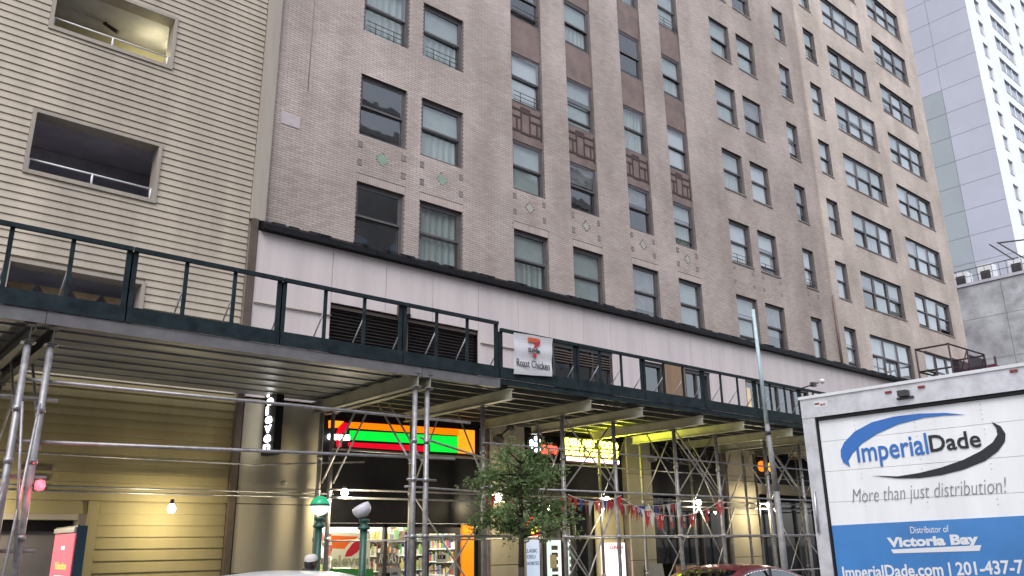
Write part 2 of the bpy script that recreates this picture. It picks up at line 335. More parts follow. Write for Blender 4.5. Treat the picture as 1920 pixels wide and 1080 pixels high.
for i, (x, z) in enumerate(diamonds): inst('diamond_tile', dm if i < 2 else dm2, bld, (x, YF, z))
# spandrels in the pilaster bays
for a, b in strips:
    for k in range(len(SW)):
        z0 = SW[k][1]; z1 = SW[k+1][0] if k+1 < len(SW) else ZTOP
        sp = boxo('spandrel', a, b, YF+.07, YF+.26, z0, z1, TERRA, bld)
        if k == 0:
            W_ = b-a; H_ = z1-z0; P = lambda u0, u1, v0, v1: boxo('ornament_strip', a+u0*W_, a+u1*W_, YF+.055, YF+.075, z0+v0*H_, z0+v1*H_, TERRA2, sp)
            for u in (.31, .59): P(u, u+.045, .22, .92)
            P(.36, .59, .78, .93); P(.36, .59, .22, .28); P(.96, 1., .20, .92)
            for s0, s1 in ((.0, .30), (.645, .955)):
                P(s0, s1, .80, .85); P(s0, s1, .60, .65); P(s0, s1, .24, .30); P((s0+s1)/2+.02, (s0+s1)/2+.065, .305, .595)
# windows
def frame_mesh(w_, h_, units):
    mb = MB(); uw = w_/units
    mb.box(0, .055, .09, .22, 0, h_); mb.box(w_-.055, w_, .09, .22, 0, h_); mb.box(.055, w_-.055, .09, .22, h_-.07, h_); mb.box(.055, w_-.055, .07, .22, 0, .05)
    for i in range(1, units): mb.box(i*uw-.055, i*uw+.055, .10, .22, .05, h_-.07)
    return mb.mesh('window', FRAME)
def sash_mesh(w_, h_, y, light):
    mb = MB(); t = .045
    mb.box(0, t, y, y+.035, 0, h_); mb.box(w_-t, w_, y, y+.035, 0, h_); mb.box(t, w_-t, y, y+.035, h_-t, h_); mb.box(t, w_-t, y, y+.035, 0, t+.01)
    return mb.mesh('sash', light)
gm = MB()
for z in (.06, .20, .34): gm.tube((.04, .03, z), (1.1, .03, z), .011, n=5)
for x in (.3, .85): gm.tube((x, .03, .02), (x, .03, .36), .012, n=5)
guard = gm.mesh('window_guard', SASH)
guards = {(0, 2), (1, 2), (2, 2), (2, 3), (5, 4), (8, 4), (8, 1), (9, 5), (6, 1), (7, 1), (10, 5), (10, 4), (11, 5), (11, 6)}
looks = {(0, 0): 'n', (1, 0): 'c', (0, 1): 'n', (1, 1): 'h', (0, 2): 'c', (1, 2): 'h', (2, 0): 'h', (2, 1): 'g', (2, 2): 'w', (2, 3): 'n', (3, 0): 'g', (3, 1): 'd', (3, 2): 'g', (3, 3): 'h', (4, 0): 'd', (4, 1): 'd', (5, 0): 'g', (5, 1): 'h'}
mc = {}
def cached(key, fn):
    if key not in mc: mc[key] = fn()
    return mc[key]
for x0, x1, z0, z1, kd, c, k in wins:
    if k > 6 and c < 10: continue
    if c < 6 and k > 4: continue
    w_, h_ = round(x1-x0, 3), round(z1-z0, 3); units = 3 if kd == 't' else 1; uw = w_/units
    wo_ = inst('window', cached(('f', w_, h_), lambda: frame_mesh(w_, h_, units)), bld, (x0, YF, z0))
    if c >= 6 and k > 0: inst('sill', cached(('sill', w_), lambda: MB().box(-.04, w_+.04, -.03, .10, -.05, -.002).mesh('sill', DTILE)), wo_, (x0, YF, z0))
    for i in range(units):
        a = .055 if i == 0 else i*uw+.055; b = w_-.055 if i == units-1 else (i+1)*uw-.055; sw = round(b-a, 3); mid = .05+(h_-.12)*random.choice((.5, .5, .5, .49, .52)); up = round(h_-.07-mid, 3); lw = round(mid-.05, 3)
        inst('sash', cached(('s', sw, up, 1), lambda: sash_mesh(sw, up, .10, FRAME)), wo_, (x0+a, YF, z0+mid))
        ra = random.choice((0, 0, 0, 0, .08, .2)) if c != 1 else 0
        inst('sash', cached(('s', sw, lw, 0), lambda: sash_mesh(sw, lw, .145, SASH)), wo_, (x0+a, YF, z0+.05+ra))
        for yy, zz, hh in ((.118, mid, up), (.163, .05+ra, lw)):
            p_ = inst('pane', cached(('p', sw, hh), lambda: MB().quad((.02, 0, .02), (sw-.02, 0, .02), (sw-.02, 0, hh-.02), (.02, 0, hh-.02)).mesh('pane', PANE)), wo_, (x0+a, YF+yy, z0+zz))
            p_.rotation_euler = (random.gauss(0, .012), 0, random.gauss(0, .014))
        look = looks.get((c, k)) or random.choice('gghdcnwgh' if c < 6 else 'wwghgwhdw')
        full = z1-z0-.13
        if look in 'ghwd':
            dr = {'g': 1., 'w': 1., 'd': random.uniform(.3, 1), 'h': random.choice((.5, .52, .45))}[look]
            mt = BLIND[{'g': 0, 'h': 0, 'w': 1, 'd': 3}[look]]
            inst('blind', cached(('b', sw, round(full*dr, 2), mt.name), lambda: MB().quad((0, 0, -round(full*dr, 2)), (sw, 0, -round(full*dr, 2)), (sw, 0, 0), (0, 0, 0)).mesh('blind', mt)), wo_, (x0+a, YF+.192, z1-.07))
        if look in 'ch':
            mb = MB(); nn = 18
            for j in range(nn):
                u0, u1 = sw*j/nn, sw*(j+1)/nn; ya = .03*math.sin(j*2.1); yb = .03*math.sin((j+1)*2.1)
                mb.quad((u0, ya, 0), (u1, yb, 0), (u1, yb, full), (u0, ya, full))
            inst('curtain', cached(('c', sw, h_), lambda: mb.mesh('curtain', BLIND[2])), wo_, (x0+a, YF+.235, z0+.06))
    if (c, k) in guards: inst('window_guard', cached(('gd',), lambda: guard), wo_, (x0+.06, YF, z0))
# down-pipe stain board, conduit and patch on the brick face
MB().tube((31.36, YF-.06, 6.76), (31.36, YF-.06, 9.7), .05).build('downpipe', TERRA, bld)
MB().tube((7.62, YF-.012, 10.4), (7.64, YF-.012, 13.2), .007, n=5).build('cable', DTILE, bld)
boxo('repair_patch', 7.02, 7.48, YF-.012, YF-.005, 9.32, 9.62, M('repair_mortar', (.47, .42, .42), .8, var=.1, vs=4), bld)
# cladding band with its ledge
YC = 16.05
cj = [6.64, 8.45, 9.87, 11.22, 12.65, 14.0, 15.14, 16.47, 17.62, 18.85, 20.3, 21.39, 22.5, 24.13]
while cj[-1] < 44: cj.append(cj[-1]+1.42)
clad_open = [(8.45, 12.65, 3.2, 5.25), (15.26, 17.65, 3.2, 5.36), (18.94, 19.92, 3.2, 5.3), (21.0, 22.3, 3.2, 5.32), (24.3, 28.4, 3.2, 5.42)]
clad = holes_wall(6.64, 46.2, 2.95, 6.56, clad_open, YC+.06, .3).build('cladding', BLACK, bld)
boxo('soffit', 6.64, 46.2, YC+.06, YF, 2.9, 2.95, BLACK, bld)
for a, b in zip(cj, cj[1:]):
    cuts = [h for h in clad_open if h[0] < b-.01 and h[1] > a+.01]
    if not cuts: boxo('cladding_panel', a+.006, b-.006, YC, YC+.05, 2.97, 6.55, PINK, clad)
    else:
        h = cuts[0]; boxo('cladding_panel', a+.006, b-.006, YC, YC+.05, h[3]+.02, 6.55, PINK, clad)
        if h[0] > a+.05: boxo('cladding_panel', a+.006, h[0]-.02, YC, YC+.05, 2.97, h[3]+.012, PINK, clad)
        if h[1] < b-.05: boxo('cladding_panel', h[1]+.02, b-.006, YC, YC+.05, 2.97, h[3]+.012, PINK, clad)
for i in range(14):
    a = 6.68+i*2.8; b = a+2.79; mb = MB(); mb.prism([(YC-.17, 6.56), (YF+.01, 6.56), (YF+.01, 6.78), (YC-.10, 6.755), (YC-.17, 6.68)], 'x', a, b)
    for j in range(7):
        q = a+random.uniform(.1, 2.5); r_ = random.uniform(.12, .4); mb.prism([(YC-.17, 6.68), (YC-.02, 6.68), (YC-.02, 6.79+random.uniform(0, .03)), (YC-.14, 6.77)], 'x', q, q+r_)
    mb.build('ledge', LEDGE, bld)
# louvres and windows in the cladding
lv = boxo('louvre_frame', 8.47, 12.63, YC+.20, YC+.25, 3.2, 5.24, BROWN, bld)
ls = MB().prism([(0, 0), (.09, .05), (.09, .058), (0, .008)], 'x', 0, 2.04).mesh('louvre_slat', M('louvre_metal', (.024, .02, .022), .6, var=.2, vs=6))
for z in np.arange(3.25, 5.14, .078):
    for x in (8.50, 10.57): inst('louvre_slat', ls, lv, (x, YC+.10, float(z)))
boxo('louvre_mullion', 10.545, 10.565, YC+.08, YC+.2, 3.2, 5.14, BROWN, lv); boxo('louvre_head', 8.47, 12.63, YC+.06, YC+.195, 5.16, 5.24, BROWN, lv)
def opening_window(a, b, t, n_, glow=None):
    fr = MB().box(a, a+.09, YC+.05, YC+.16, 3.2, t).box(b-.09, b, YC+.05, YC+.16, 3.2, t).box(a+.09, b-.09, YC+.05, YC+.16, t-.1, t)
    for i in range(1, n_): x = a+(b-a)*i/n_; fr.box(x-.035, x+.035, YC+.06, YC+.15, 3.2, t-.1)
    o = fr.build('cladding_window', SASH, bld)
    MB().quad((a+.09, YC+.12, 3.2), (b-.09, YC+.12, 3.2), (b-.09, YC+.12, t-.1), (a+.09, YC+.12, t-.1)).build('pane', PANE, o); return o
o = opening_window(15.26, 17.65, 5.36, 3)
for z in np.arange(4.85, 5.2, .075): boxo('louvre_slat', 15.36, 17.55, YC+.04, YC+.1, float(z), float(z)+.03, BROWN, o)
opening_window(18.94, 19.92, 5.3, 1); opening_window(21.0, 22.3, 5.32, 2); opening_window(24.3, 28.4, 5.42, 4)
AMB = EM('amber_wall_glow', (.75, .42, .08), .55)  # wall panels glow by themselves in place of amber room lighting
boxo('amber_glow_wall', 24.4, 25.6, YC+.7, YC+.75, 3.2, 5.3, AMB, bld); boxo('amber_glow_wall', 27.2, 28.3, YC+.7, YC+.75, 3.2, 4.6, AMB, bld)
boxo('plywood_board', 19.98, 20.94, YC-.03, YC-.01, 3.2, 5.34, M('plywood', (.26, .17, .10), .8, var=.2, vs=4, streak=True), bld)
fx = thing('wall_fixture', 'small dark box fixture above the louvres on pale cladding', 'fixture', (10.33, YC, 5.3))
MB().box(10.22, 10.45, YC-.18, YC-.02, 5.25, 5.47).box(10.19, 10.22, YC-.2, YC-.001, 5.22, 5.5).build('housing', BROWN, fx)
MB().tube((10.33, YC-.19, 5.3), (10.33, YC-.26, 5.2), .07, .08).build('nozzle', SASH, fx)
MB().tube((6.66, YC-.03, 4.95), (8.45, YC-.03, 4.95), .02, n=6).build('conduit', TRIM, bld)
MB().tube((12.7, YC-.03, 4.95), (15.2, YC-.03, 4.95), .02, n=6).build('conduit', TRIM, bld)
# street-level piers, limestone in courses
def pier(a, b, ztop=2.93):
    pr = boxo('pier', a+.01, b-.01, YC+.06, YF+.4, WALKZ, ztop, MORTAR, bld)
    for z0, z1 in zip((WALKZ, -.42, .87, 1.93), (-.43, .86, 1.92, ztop)): boxo('stone_block', a, b, YC, YC+.055, z0+.004, z1-.004, STONE, pr)
for a, b in [(6.66, 8.44), (13.04, 14.14), (18.03, 19.05), (22.78, 24.42), (30.4, 31.9), (37, 38.5), (43.3, 44.7)]: pier(a, b)
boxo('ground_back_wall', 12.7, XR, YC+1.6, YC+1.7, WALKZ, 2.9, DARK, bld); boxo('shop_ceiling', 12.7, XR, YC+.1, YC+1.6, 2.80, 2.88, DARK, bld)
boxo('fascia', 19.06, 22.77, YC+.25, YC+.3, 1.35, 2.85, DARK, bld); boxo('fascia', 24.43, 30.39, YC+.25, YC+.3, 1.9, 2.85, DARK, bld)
boxo('transom_band', 24.43, 30.39, YC+.14, YC+.24, 1.55, 1.9, STONE, bld)
boxo('transom_band', 20.6, 22.77, YC+.2, YC+.24, .95, 1.35, M('grey_transom', (.10, .10, .105), .6, var=.2), bld)
for a, b, n_ in ((19.06, 22.77, 3), (24.43, 30.39, 5)):
    fr = MB()
    for i in range(n_+1): x = a+.04+(b-a-.08)*i/n_; fr.box(x-.04, x+.04, YC+.16, YC+.23, WALKZ, 1.3)
    o = fr.build('dark_shopfront', SASH, bld); MB().quad((a, YC+.2, WALKZ), (b, YC+.2, WALKZ), (b, YC+.2, 1.3), (a, YC+.2, 1.3)).build('pane', SHOPGLASS, o)

# ------------------------------------------------------------------ parking garage with lap siding
YG = 16.15
gar = thing('parking_garage', 'tan parking garage clad in horizontal lap siding with wide open bays', 'building', (6.4, YG, WALKZ))
gop = [(2.23, 4.45, 9.76, 10.88), (2.23, 4.45, 6.71, 7.87), (2.23, 4.45, 3.66, 4.92), (-2.6, 1.2, 9.76, 10.88), (-2.6, 1.2, 6.71, 7.87), (-2.6, 1.2, 3.66, 4.92)]
gw = holes_wall(-8, 6.64, WALKZ, 15.5, gop+[(1.9, 3.92, WALKZ, .54)], YG+.03, .30).build('facade_wall', TRIM, gar)
def planks(x0, x1, z0, z1, pitch, out, hs_, mat=None):
    z = z0
    while z < z1-.01:
        zt = min(z+pitch, z1); zm = (z+zt)/2; x = x0; segs = []
        for h in sorted(hs_):
            if h[2]-.08 < zm < h[3]+.07:
                if h[0]-.07 > x: segs.append((x, h[0]-.07))
                x = max(x, h[1]+.07)
        if x < x1: segs.append((x, x1))
        for a, b in segs: MB().prism([(YG+.028, z+.002), (YG-out, z+.001), (YG-out, z+.012), (YG+.012, zt-.004), (YG+.028, zt-.004)], 'x', a+.002, b-.002).build('siding_plank', mat or SIDE, gw)
        z += pitch
planks(-8, 6.46, 3.0, 15.4, .1465, .008, gop)
planks(4.22, 6.50, -1.75, .86, .2, .016, [], OLIVE)
planks(-8, 6.50, 1.02, 2.98, .1633, .006, [], OLIVE)
planks(-8, 4.02, .64, .86, .22, .012, [], OLIVE); planks(-8, 1.7, -1.75, .64, .2, .016, [], OLIVE)
boxo('belt_trim', -8, 6.50, YG-.04, YG+.027, .87, 1.01, OLIVE, gw); boxo('door_jamb', 4.03, 4.21, YG-.045, YG+.027, WALKZ, .86, OLIVE, gw)
for a, b, c, d in ((2.9, 3.35, 1.35, 1.43), (2.9, 3.35, 1.19, 1.27), (2.9, 3.35, 1.03, 1.11), (2.3, 2.7, 1.35, 1.43), (2.3, 2.7, 1.19, 1.27)): boxo('vent_slot', a, b, YG-.02, YG-.008, c, d, BROWN, gw)
for a, b, c, d in gop:
    MB().box(a-.07, a, YG-.03, YG+.027, c-.08, d+.07).box(b, b+.07, YG-.03, YG+.027, c-.08, d+.07).box(a, b, YG-.03, YG+.027, d, d+.07).box(a, b, YG-.03, YG+.027, c-.08, c).build('bay_frame', TRIM, gar)
    rl = MB().tube((a, YG+.12, c+.26), (b, YG+.12, c+.26), .018, n=6)
    for x in (a+.02, (a+b)/2, b-.02): rl.tube((x, YG+.12, c), (x, YG+.12, c+.27), .02, n=6)
    rl.build('guard_rail', WHITE, gar)
for z in (2.0, 5.02, 8.03, 11.04, 14.1): boxo('floor_slab', -7.9, 6.3, YG+.34, YG+12, z, z+.35, CONC, gar)
boxo('back_wall', -7.9, 6.3, YG+9.5, YG+9.7, WALKZ, 8.02, CONC, gar); boxo('ramp_wall', -7.9, 6.3, YG+1.7, YG+1.85, 8.39, 11.03, CREAM, gar)
boxo('ceiling_beam', -7.9, 6.3, YG+1.9, YG+2.3, 7.78, 8.02, CONC, gar); boxo('side_wall', 6.1, 6.3, YG+.34, YG+12, 3.1, 14.8, CONC, gar)
boxo('garage_roof', -8, 6.46, YG+.04, YG+12, 15.5, 15.8, CONC, gar)
boxo('corner_trim', 6.47, 6.79, YG-.07, YG+.2, 6.80, 15.5, TRIM, gar); boxo('corner_pipe', 6.50, 6.62, YG-.14, YG-.02, WALKZ, 6.79, BROWN, gar)
boxo('roller_door', 1.92, 3.9, YG+.55, YG+.6, WALKZ, .50, M('grey_shutter', (.25, .235, .25), .6, var=.1, vs=2), gar)
boxo('door_head', 1.92, 3.9, YG+.335, YG+.54, .36, .62, BLACK, gar)
fl = thing('bay_lamp', 'glowing lamp lighting the cream wall inside the upper garage bay', 'lamp', (4.80, YG+1.3, 10.84))
MB().lathe((4.80, YG+1.3, 10.9), [(0, -.06), (.05, -.05), (.07, 0), (.06, .05)], 12).build('bulb', EM('warm_tube', (1, .93, .6), 6), fl); MB().tube((4.80, YG+1.3, 10.95), (4.80, YG+1.3, 11.035), .04).build('holder', WHITE, fl)
lamp_light('lamp_glow', fl, (4.35, YG+1.05, 10.6), 9, (1, .9, .5), .1)
cb = thing('bay_camera', 'black camera on a stalk under the ceiling of the upper garage bay', 'camera', (3.55, YG+1.2, 11.03))
MB().tube((3.35, YG+1.25, 11.0), (3.62, YG+1.1, 10.80), .035, .05, n=8).build('housing', SASH, cb); MB().tube((3.40, YG+1.25, 10.98), (3.40, YG+1.25, 11.035), .02, n=6).build('stalk', SASH, cb)
WOOD = M('weathered_wood', (.20, .135, .075), .8, var=.25, vs=5)
for x in (2.5, 3.05, 3.6, 4.15):
    br = thing('timber_bracket', 'brown timber post with flared head inside the garage bay above the shed', 'bracket', (x, YG+.42, 3.11), 'timber brackets in the lower garage bay')
    MB().box(x-.04, x+.04, YG+.38, YG+.46, 3.11, 4.35).build('post', WOOD, br); MB().prism([(x-.04, 4.36), (x+.04, 4.36), (x+.25, 4.68), (x-.25, 4.68)], 'y', YG+.38, YG+.46).build('head', WOOD, br)
tag(boxo('blue_tarpaulin', 1.4, 4.6, YG+.7, YG+.75, 3.12, 4.45, M('blue_tarp', (.03, .045, .07), .5, var=.3, vs=3, bump=.4, bs=5), None), 'dark blue sheet hung behind timber brackets in the garage bay', 'tarpaulin')

# ------------------------------------------------------------------ sidewalk shed
YS = 12.0
shed = thing('sidewalk_shed', 'long sidewalk shed of steel posts and beams with dark teal parapet over the pavement', 'scaffold', (8.3, 14, WALKZ))
XEND = 33.0
# parapet: frames of three bays, each with rail, uprights, kick panel and back stays
def parapet(a, b, zr, n_, tilt=0.):
    pr = MB().box(a+.01, b-.01, YS, YS+.03, 3.08, 3.305).build('kick_panel', TEAL, shed)
    MB().box(a+.01, b-.01, YS-.015, YS+.045, zr-.062, zr).build('top_rail', TEAL, pr)
    for i in range(n_+1):
        x = a+.035+(b-a-.07)*i/n_; wd = .045 if i in (0, n_) else .028
        MB().box(x-wd, x+wd, YS+.032, YS+.062, 3.09, zr-.064).build('upright', TEAL, pr)
        if i < n_ or b > XEND-3: MB().tube((x, YS+.08, 3.09+(zr-3.09)*.62), (x-.02, YS+.62, 3.10), .014, n=5).build('stay_rod', GALV, pr)
    return pr
x = .84-2.31
while x < 9.5: parapet(x, min(x+2.31, 9.96), 4.195, 3 if x+2.31 < 9.99 else 3); x += 2.31
xs2 = [10.0, 12.11, 14.22, 16.41, 18.61, 20.76, 22.95, 25.1, 27.3, 29.5, 31.7, 33.9]
for a, b in zip(xs2, xs2[1:]): parapet(a, b, 4.075, 3)
# edge channels and deck
for a, b in ((-1.5, 2.17), (2.18, 8.19), (8.2, 10.0)): MB().prism([(YS+.02, 2.90), (YS+.14, 2.90), (YS+.14, 2.92), (YS+.05, 2.92), (YS+.05, 3.06), (YS+.14, 3.06), (YS+.14, 3.075), (YS+.02, 3.075)], 'x', a, b).build('edge_channel', DECKW, shed)
for a, b in zip(xs2, xs2[1:]): MB().prism([(YS+.02, 2.97), (YS+.14, 2.97), (YS+.14, 2.99), (YS+.05, 2.99), (YS+.05, 3.06), (YS+.14, 3.06), (YS+.14, 3.075), (YS+.02, 3.075)], 'x', a, b).build('edge_channel', TEAL, shed)
YB = 15.98
for a, b in ((-1.5, 2.17), (2.18, 8.3)):
    n_ = 7; wd = (YB-YS-.16)/n_
    for i in range(n_):
        y0 = YS+.16+i*wd; y1 = y0+wd-.004
        MB().prism([(y0, 2.975), (y0+.03, 2.975), (y0+.04, 3.005), (y1-.01, 3.005), (y1, 3.0), (y1, 3.075), (y0, 3.075)], 'x', a, b).build('deck_plank', DECK, shed)
CORR = MB(); y = YS+.16; wv = .11
while y < YB: CORR.prism([(y, 3.045), (y+.03, 3.045), (y+.045, 3.075), (y+wv-.015, 3.075), (y+wv, 3.045), (y+wv, 3.052), (y+wv-.013, 3.082), (y+.043, 3.082), (y+.028, 3.052), (y, 3.052)], 'x', 0, 4.06); y += wv
cm = CORR.mesh('corrugated_sheet', DECK)
for k in range(7): inst('corrugated_sheet', cm, shed, (8.32+k*4.07, 0, 0))
ib = lambda h, wf, t=.012: [(-wf/2, 0), (wf/2, 0), (wf/2, t), (t/2, t), (t/2, h-t), (wf/2, h-t), (wf/2, h), (-wf/2, h), (-wf/2, h-t), (-t/2, h-t), (-t/2, t), (-wf/2, t)]
jm = MB().prism(ib(.13, .07, .008), 'x', 0, 4.06).mesh('joist', M('joist_steel', (.20, .20, .19), .45, .35, var=.25, vs=3, stretch=(.4, 2, 1)))
for k in range(7):
    for i in range(8): inst('joist', jm, shed, (8.32+k*4.07, YS+.34+i*.5, 2.912))
def cross_beam(x, y0, y1, z0, mat, h=.20, wf=.13): return MB().prism([(x+p, z0+q) for p, q in ib(h, wf)], 'y', y0, y1).build('cross_beam', mat, shed)
FR1 = [2.03, 2.30, 8.12, 8.38]; FR2 = [10.27, 12.45, 14.08, 16.24, 17.92, 20.12, 21.85, 24.0, 25.9, 28.0, 30.0]
for x in FR1[:2]: cross_beam(x, YS+.04, 15.9, 2.65, BEAMD, .20, .12)
for x in FR1[2:]: cross_beam(x, YS+.02, 15.9, 2.72, BEAM, .23, .13)
for x in FR2: cross_beam(x, YS, 15.7, 2.70, BEAM, .205, .13)
def post(x, y, zt, r=.045):
    p_ = MB().tube((x, y, WALKZ+.02), (x, y, zt), r, n=12).build('post', PIPE, shed)
    MB().box(x-.09, x+.09, y-.09, y+.09, WALKZ, WALKZ+.02).build('base_plate', GALV, p_)
    MB().box(x-.085, x+.085, y-.06, y+.06, zt, zt+.018).build('head_plate', GALV, p_)
    for z in (-.75, .18, 1.12, 1.78): MB().tube((x, y, z-.035), (x, y, z+.035), r+.014, n=12).build('coupler', GALV, p_)
    return p_
for x in FR1[:2]: post(x, YS+.12, 2.63); post(x, 15.55, 2.63)
for x in FR1[2:]: post(x, YS+.12, 2.70); post(x, 15.55, 2.70)
for x in FR2: post(x, 12.9, 2.68); post(x, 15.45, 2.68, .038)
for x in (20.75, 22.6, 23.2): post(x, 13.3 if x < 21 else 15.3, 2.68, .04)
def bar(a, b, r=.021, name='tie_pipe', mat=PIPE): return MB().tube(a, b, r, n=7).build(name, mat, shed)
# horizontal runs, front of the first section
yf = YS+.19
bar((2.0, yf, 2.17), (9.4, yf, 2.20), .026); bar((2.0, yf, 1.37), (9.05, yf, 1.52), .026); bar((-1.5, yf+.02, 1.93), (2.5, yf+.02, 1.93), .026)
bar((-1.5, yf+.02, .92), (2.5, yf+.02, .93), .026); bar((-1.5, yf+.02, .02), (2.5, yf+.02, .03), .024); bar((8.0, yf+.02, .18), (10.4, yf+.02, .18), .024); bar((8.0, yf, 1.0), (10.4, 12.8, 1.0))
bar((8.3, yf, 1.85), (10.3, 12.85, 1.65)); bar((8.0, yf-.06, 1.12), (8.6, yf-.06, 1.12))
# back runs
yb = 15.38
for z in (.98, 1.06): bar((-1.5, 15.78, z), (8.6, 15.78, z+.02), .018, 'conduit', GALV)
bar((-1.5, 15.7, 1.6), (6.8, 15.7, 1.58), .018); bar((6.8, 15.7, 1.58), (9.2, 15.6, 1.75), .018)
for z, r in ((1.15, .02), (.99, .022), (.15, .018), (1.95, .018)): bar((8.3, yb, z), (31, yb, z+.04), r)
fy = 12.82
for z, r, a, b in ((1.95, .02, 10.2, 30.5), (1.10, .022, 10.2, 30.5), (.17, .02, 12.3, 30.5), (-.72, .02, 17.8, 30)): bar((a, fy, z), (b, fy, z+.02), r)
bar((8.6, yb+.15, 1.98), (12.7, yb+.15, 2.0), .018)
# diagonal braces along the rows
def brace(x0, z0, x1, z1, y, r=.019): return bar((x0, y, z0), (x1, y, z1), r, 'brace')
for i in range(len(FR2)-1):
    a, b = FR2[i], FR2[i+1]; y = 12.9+.07
    if i % 2 == 1: brace(a+.05, 1.08, b, 2.62, y+.02); brace(a, 2.62, b-.05, 1.08, y-.14)
    if i in (3, 5, 6, 8): brace(a+.06, 2.55, b-.06, 1.15, y)
    if i in (0, 2, 4, 5, 7): brace(a, 1.05, b, -1.6, 15.28); brace(a, -1.6, b, 1.05, 15.24)
    if i in (1, 6): brace(a, .12, b, -1.65, y+.03); brace(a, -1.65, b, 1.05, y-.10)
    if i in (1, 5): brace(a+.04, 2.6, (a+b)/2, 1.12, 15.33); brace(b-.04, 2.6, (a+b)/2, 1.12, 15.20)
# braces across, under the beams
for x, y0, y1 in ((8.12, YS+.12, 15.55), (8.38, YS+.12, 15.55), (2.30, YS+.12, 15.55), (2.03, YS+.12, 15.55)):
    for s in (0, 1):
        if s == 0: bar((x+.06, y0+.04, 1.28), (x+.06, y0+1.35, 2.62), .02, 'brace')
        else: bar((x+.06, y1-.04, 1.28), (x+.06, y1-1.3, 2.62), .02, 'brace')
for x in FR2:
    bar((x+.05, 12.94, 1.25), (x+.05, 13.8, 2.66), .018, 'brace'); bar((x+.05, 15.40, 1.25), (x+.05, 14.5, 2.66), .018, 'brace')
for x0, z0, x1, z1 in ((2.06, 1.85, 2.26, -.1), (2.26, 1.85, 2.10, -1.5), (2.0, .85, 1.6, -1.2)): brace(x0, z0, x1, z1, YS+.02, .018)
# yellow slack cables bundled under the deck
CAB = M('cable_bundle', (.05, .045, .04), .6)
for k in range(7):
    p0 = Vector((18.2+.25*k, 15.2-.1*k, 2.60)); p1 = Vector((19.6+.2*k, 15.1, 2.35+.05*k)); mb = MB(); prev = p0
    for j in range(1, 9):
        t = j/8; q = p0.lerp(p1, t)+Vector((0, 0, -.28*math.sin(math.pi*t)-.04*k*math.sin(math.pi*t))); mb.tube(prev, q, .014, n=5); prev = q
    mb.build('cable_loop', CAB, shed)
# work lamps
BULB = EM('bulb_white', (1, .95, .82), 45)
def work_lamp(x, y, z, label, power=62, group='bare work lamps under the shed', col=(1, .84, .50)):
    t = thing('work_lamp', label, 'lamp', (x, y, z+.13), group)
    MB().lathe((x, y, z), [(.0, -.075), (.045, -.06), (.068, -.02), (.068, .02), (.045, .06), (.03, .085)], 14).build('bulb', BULB, t)
    MB().tube((x, y, z+.075), (x, y, z+.16), .04, .03, n=10).build('socket', SASH, t)
    cg = MB()
    for k in range(4): a = math.pi/4+k*math.pi/2; cg.tube((x+.04*math.cos(a), y+.04*math.sin(a), z+.1), (x+.085*math.cos(a), y+.085*math.sin(a), z-.02), .004, n=4)
    cg.build('wire_cage', GALV, t)
    lamp_light('lamp_glow', t, (x, y, z-.14), power, col, .05)
work_lamp(5.22, 15.42, .72, 'bare work lamp glowing against tan siding of the garage', 34)
work_lamp(8.58, 15.28, 1.08, 'bare work lamp above the green and white globe by the black storefront')
work_lamp(12.62, 15.28, 1.10, 'bare work lamp showing through the left side of the tree')
work_lamp(16.30, 15.28, 1.12, 'bare work lamp above pennants in front of the narrow deli doorway')
work_lamp(20.16, 15.28, 1.13, 'bare work lamp above red pennants before the dark shopfront')
work_lamp(23.65, 15.22, 1.13, 'bare work lamp on the crowded posts before the stained stone pier')
work_lamp(2.20, 15.66, .72, 'bare work lamp beside the paired posts at the garage entrance', 26)
tag(MB().lathe((17.45, 13.0, .74), [(0, -.05), (.04, -.03), (.05, .0), (.04, .03), (0, .05)], 10).build('small_bulb', EM('small_bulb_white', (1, .97, .9), 18)), 'small white bulb hanging at the end of the pennant string', 'lamp')
t = thing('warning_lamp', 'red glowing warning lamp clamped to the paired scaffold posts', 'lamp', (2.40, YS+.0, .82))
MB().lathe((2.40, YS, .82), [(0, -.07), (.05, -.055), (.062, 0), (.05, .055), (0, .07)], 12).build('lens', EM('red_lamp', (1, .07, .10), 2.6), t); MB().tube((2.33, YS+.06, .82), (2.40, YS, .82), .02).build('bracket', SASH, t); lamp_light('lamp_glow', t, (2.42, YS-.1, .80), 4.0, (1, .1, .12))
# security camera on an arm, gooseneck lamps, tall pale pole
t = thing('security_camera', 'security camera on a dark arm above the parapet end', 'camera', (20.8, YS+.1, 4.0))
MB().tube((20.5, YS+.1, 3.95), (21.95, YS+.1, 4.36), .022).build('arm', SASH, t); MB().lathe((22.1, YS+.05, 4.42), [(0, -.08), (.06, -.05), (.075, 0), (.06, .05), (0, .07)], 12).build('dome', WHITE, t); MB().box(21.6, 21.75, YS+.04, YS+.16, 4.22, 4.34).build('clamp', SASH, t)
def gooseneck(x, y, z, label):
    t = thing('gooseneck_lamp', label, 'lamp', (x, YC, z))
    mb = MB(); prev = Vector((x+1.0, YC-.1, z+.42))
    for j in range(1, 8): q = Vector((x+1.0-j*.14, YC-.1-.1*j, z+.42-.06*j)); mb.tube(prev, q, .035, n=8); prev = q
    mb.build('arm', SASH, t); MB().lathe(prev, [(.0, .1), (.06, .08), (.13, .0), (.14, -.05), (.0, -.05)], 14, ax=(.4, .3, .8)).build('shade', SASH, t); MB().box(x+.95, x+1.1, YC-.16, YC-.002, z+.34, z+.5).build('mount', SASH, t)
gooseneck(12.6, 15.2, 2.46, 'black gooseneck lamp on the pier right of the orange sign end'); gooseneck(18.15, 15.2, 2.30, 'black gooseneck lamp on the pier right of the yellow lit sign')
t = thing('street_pole', 'slim grey street pole with pale blue top rising past the parapet', 'pole', (18.55, 11.72, WALKZ))
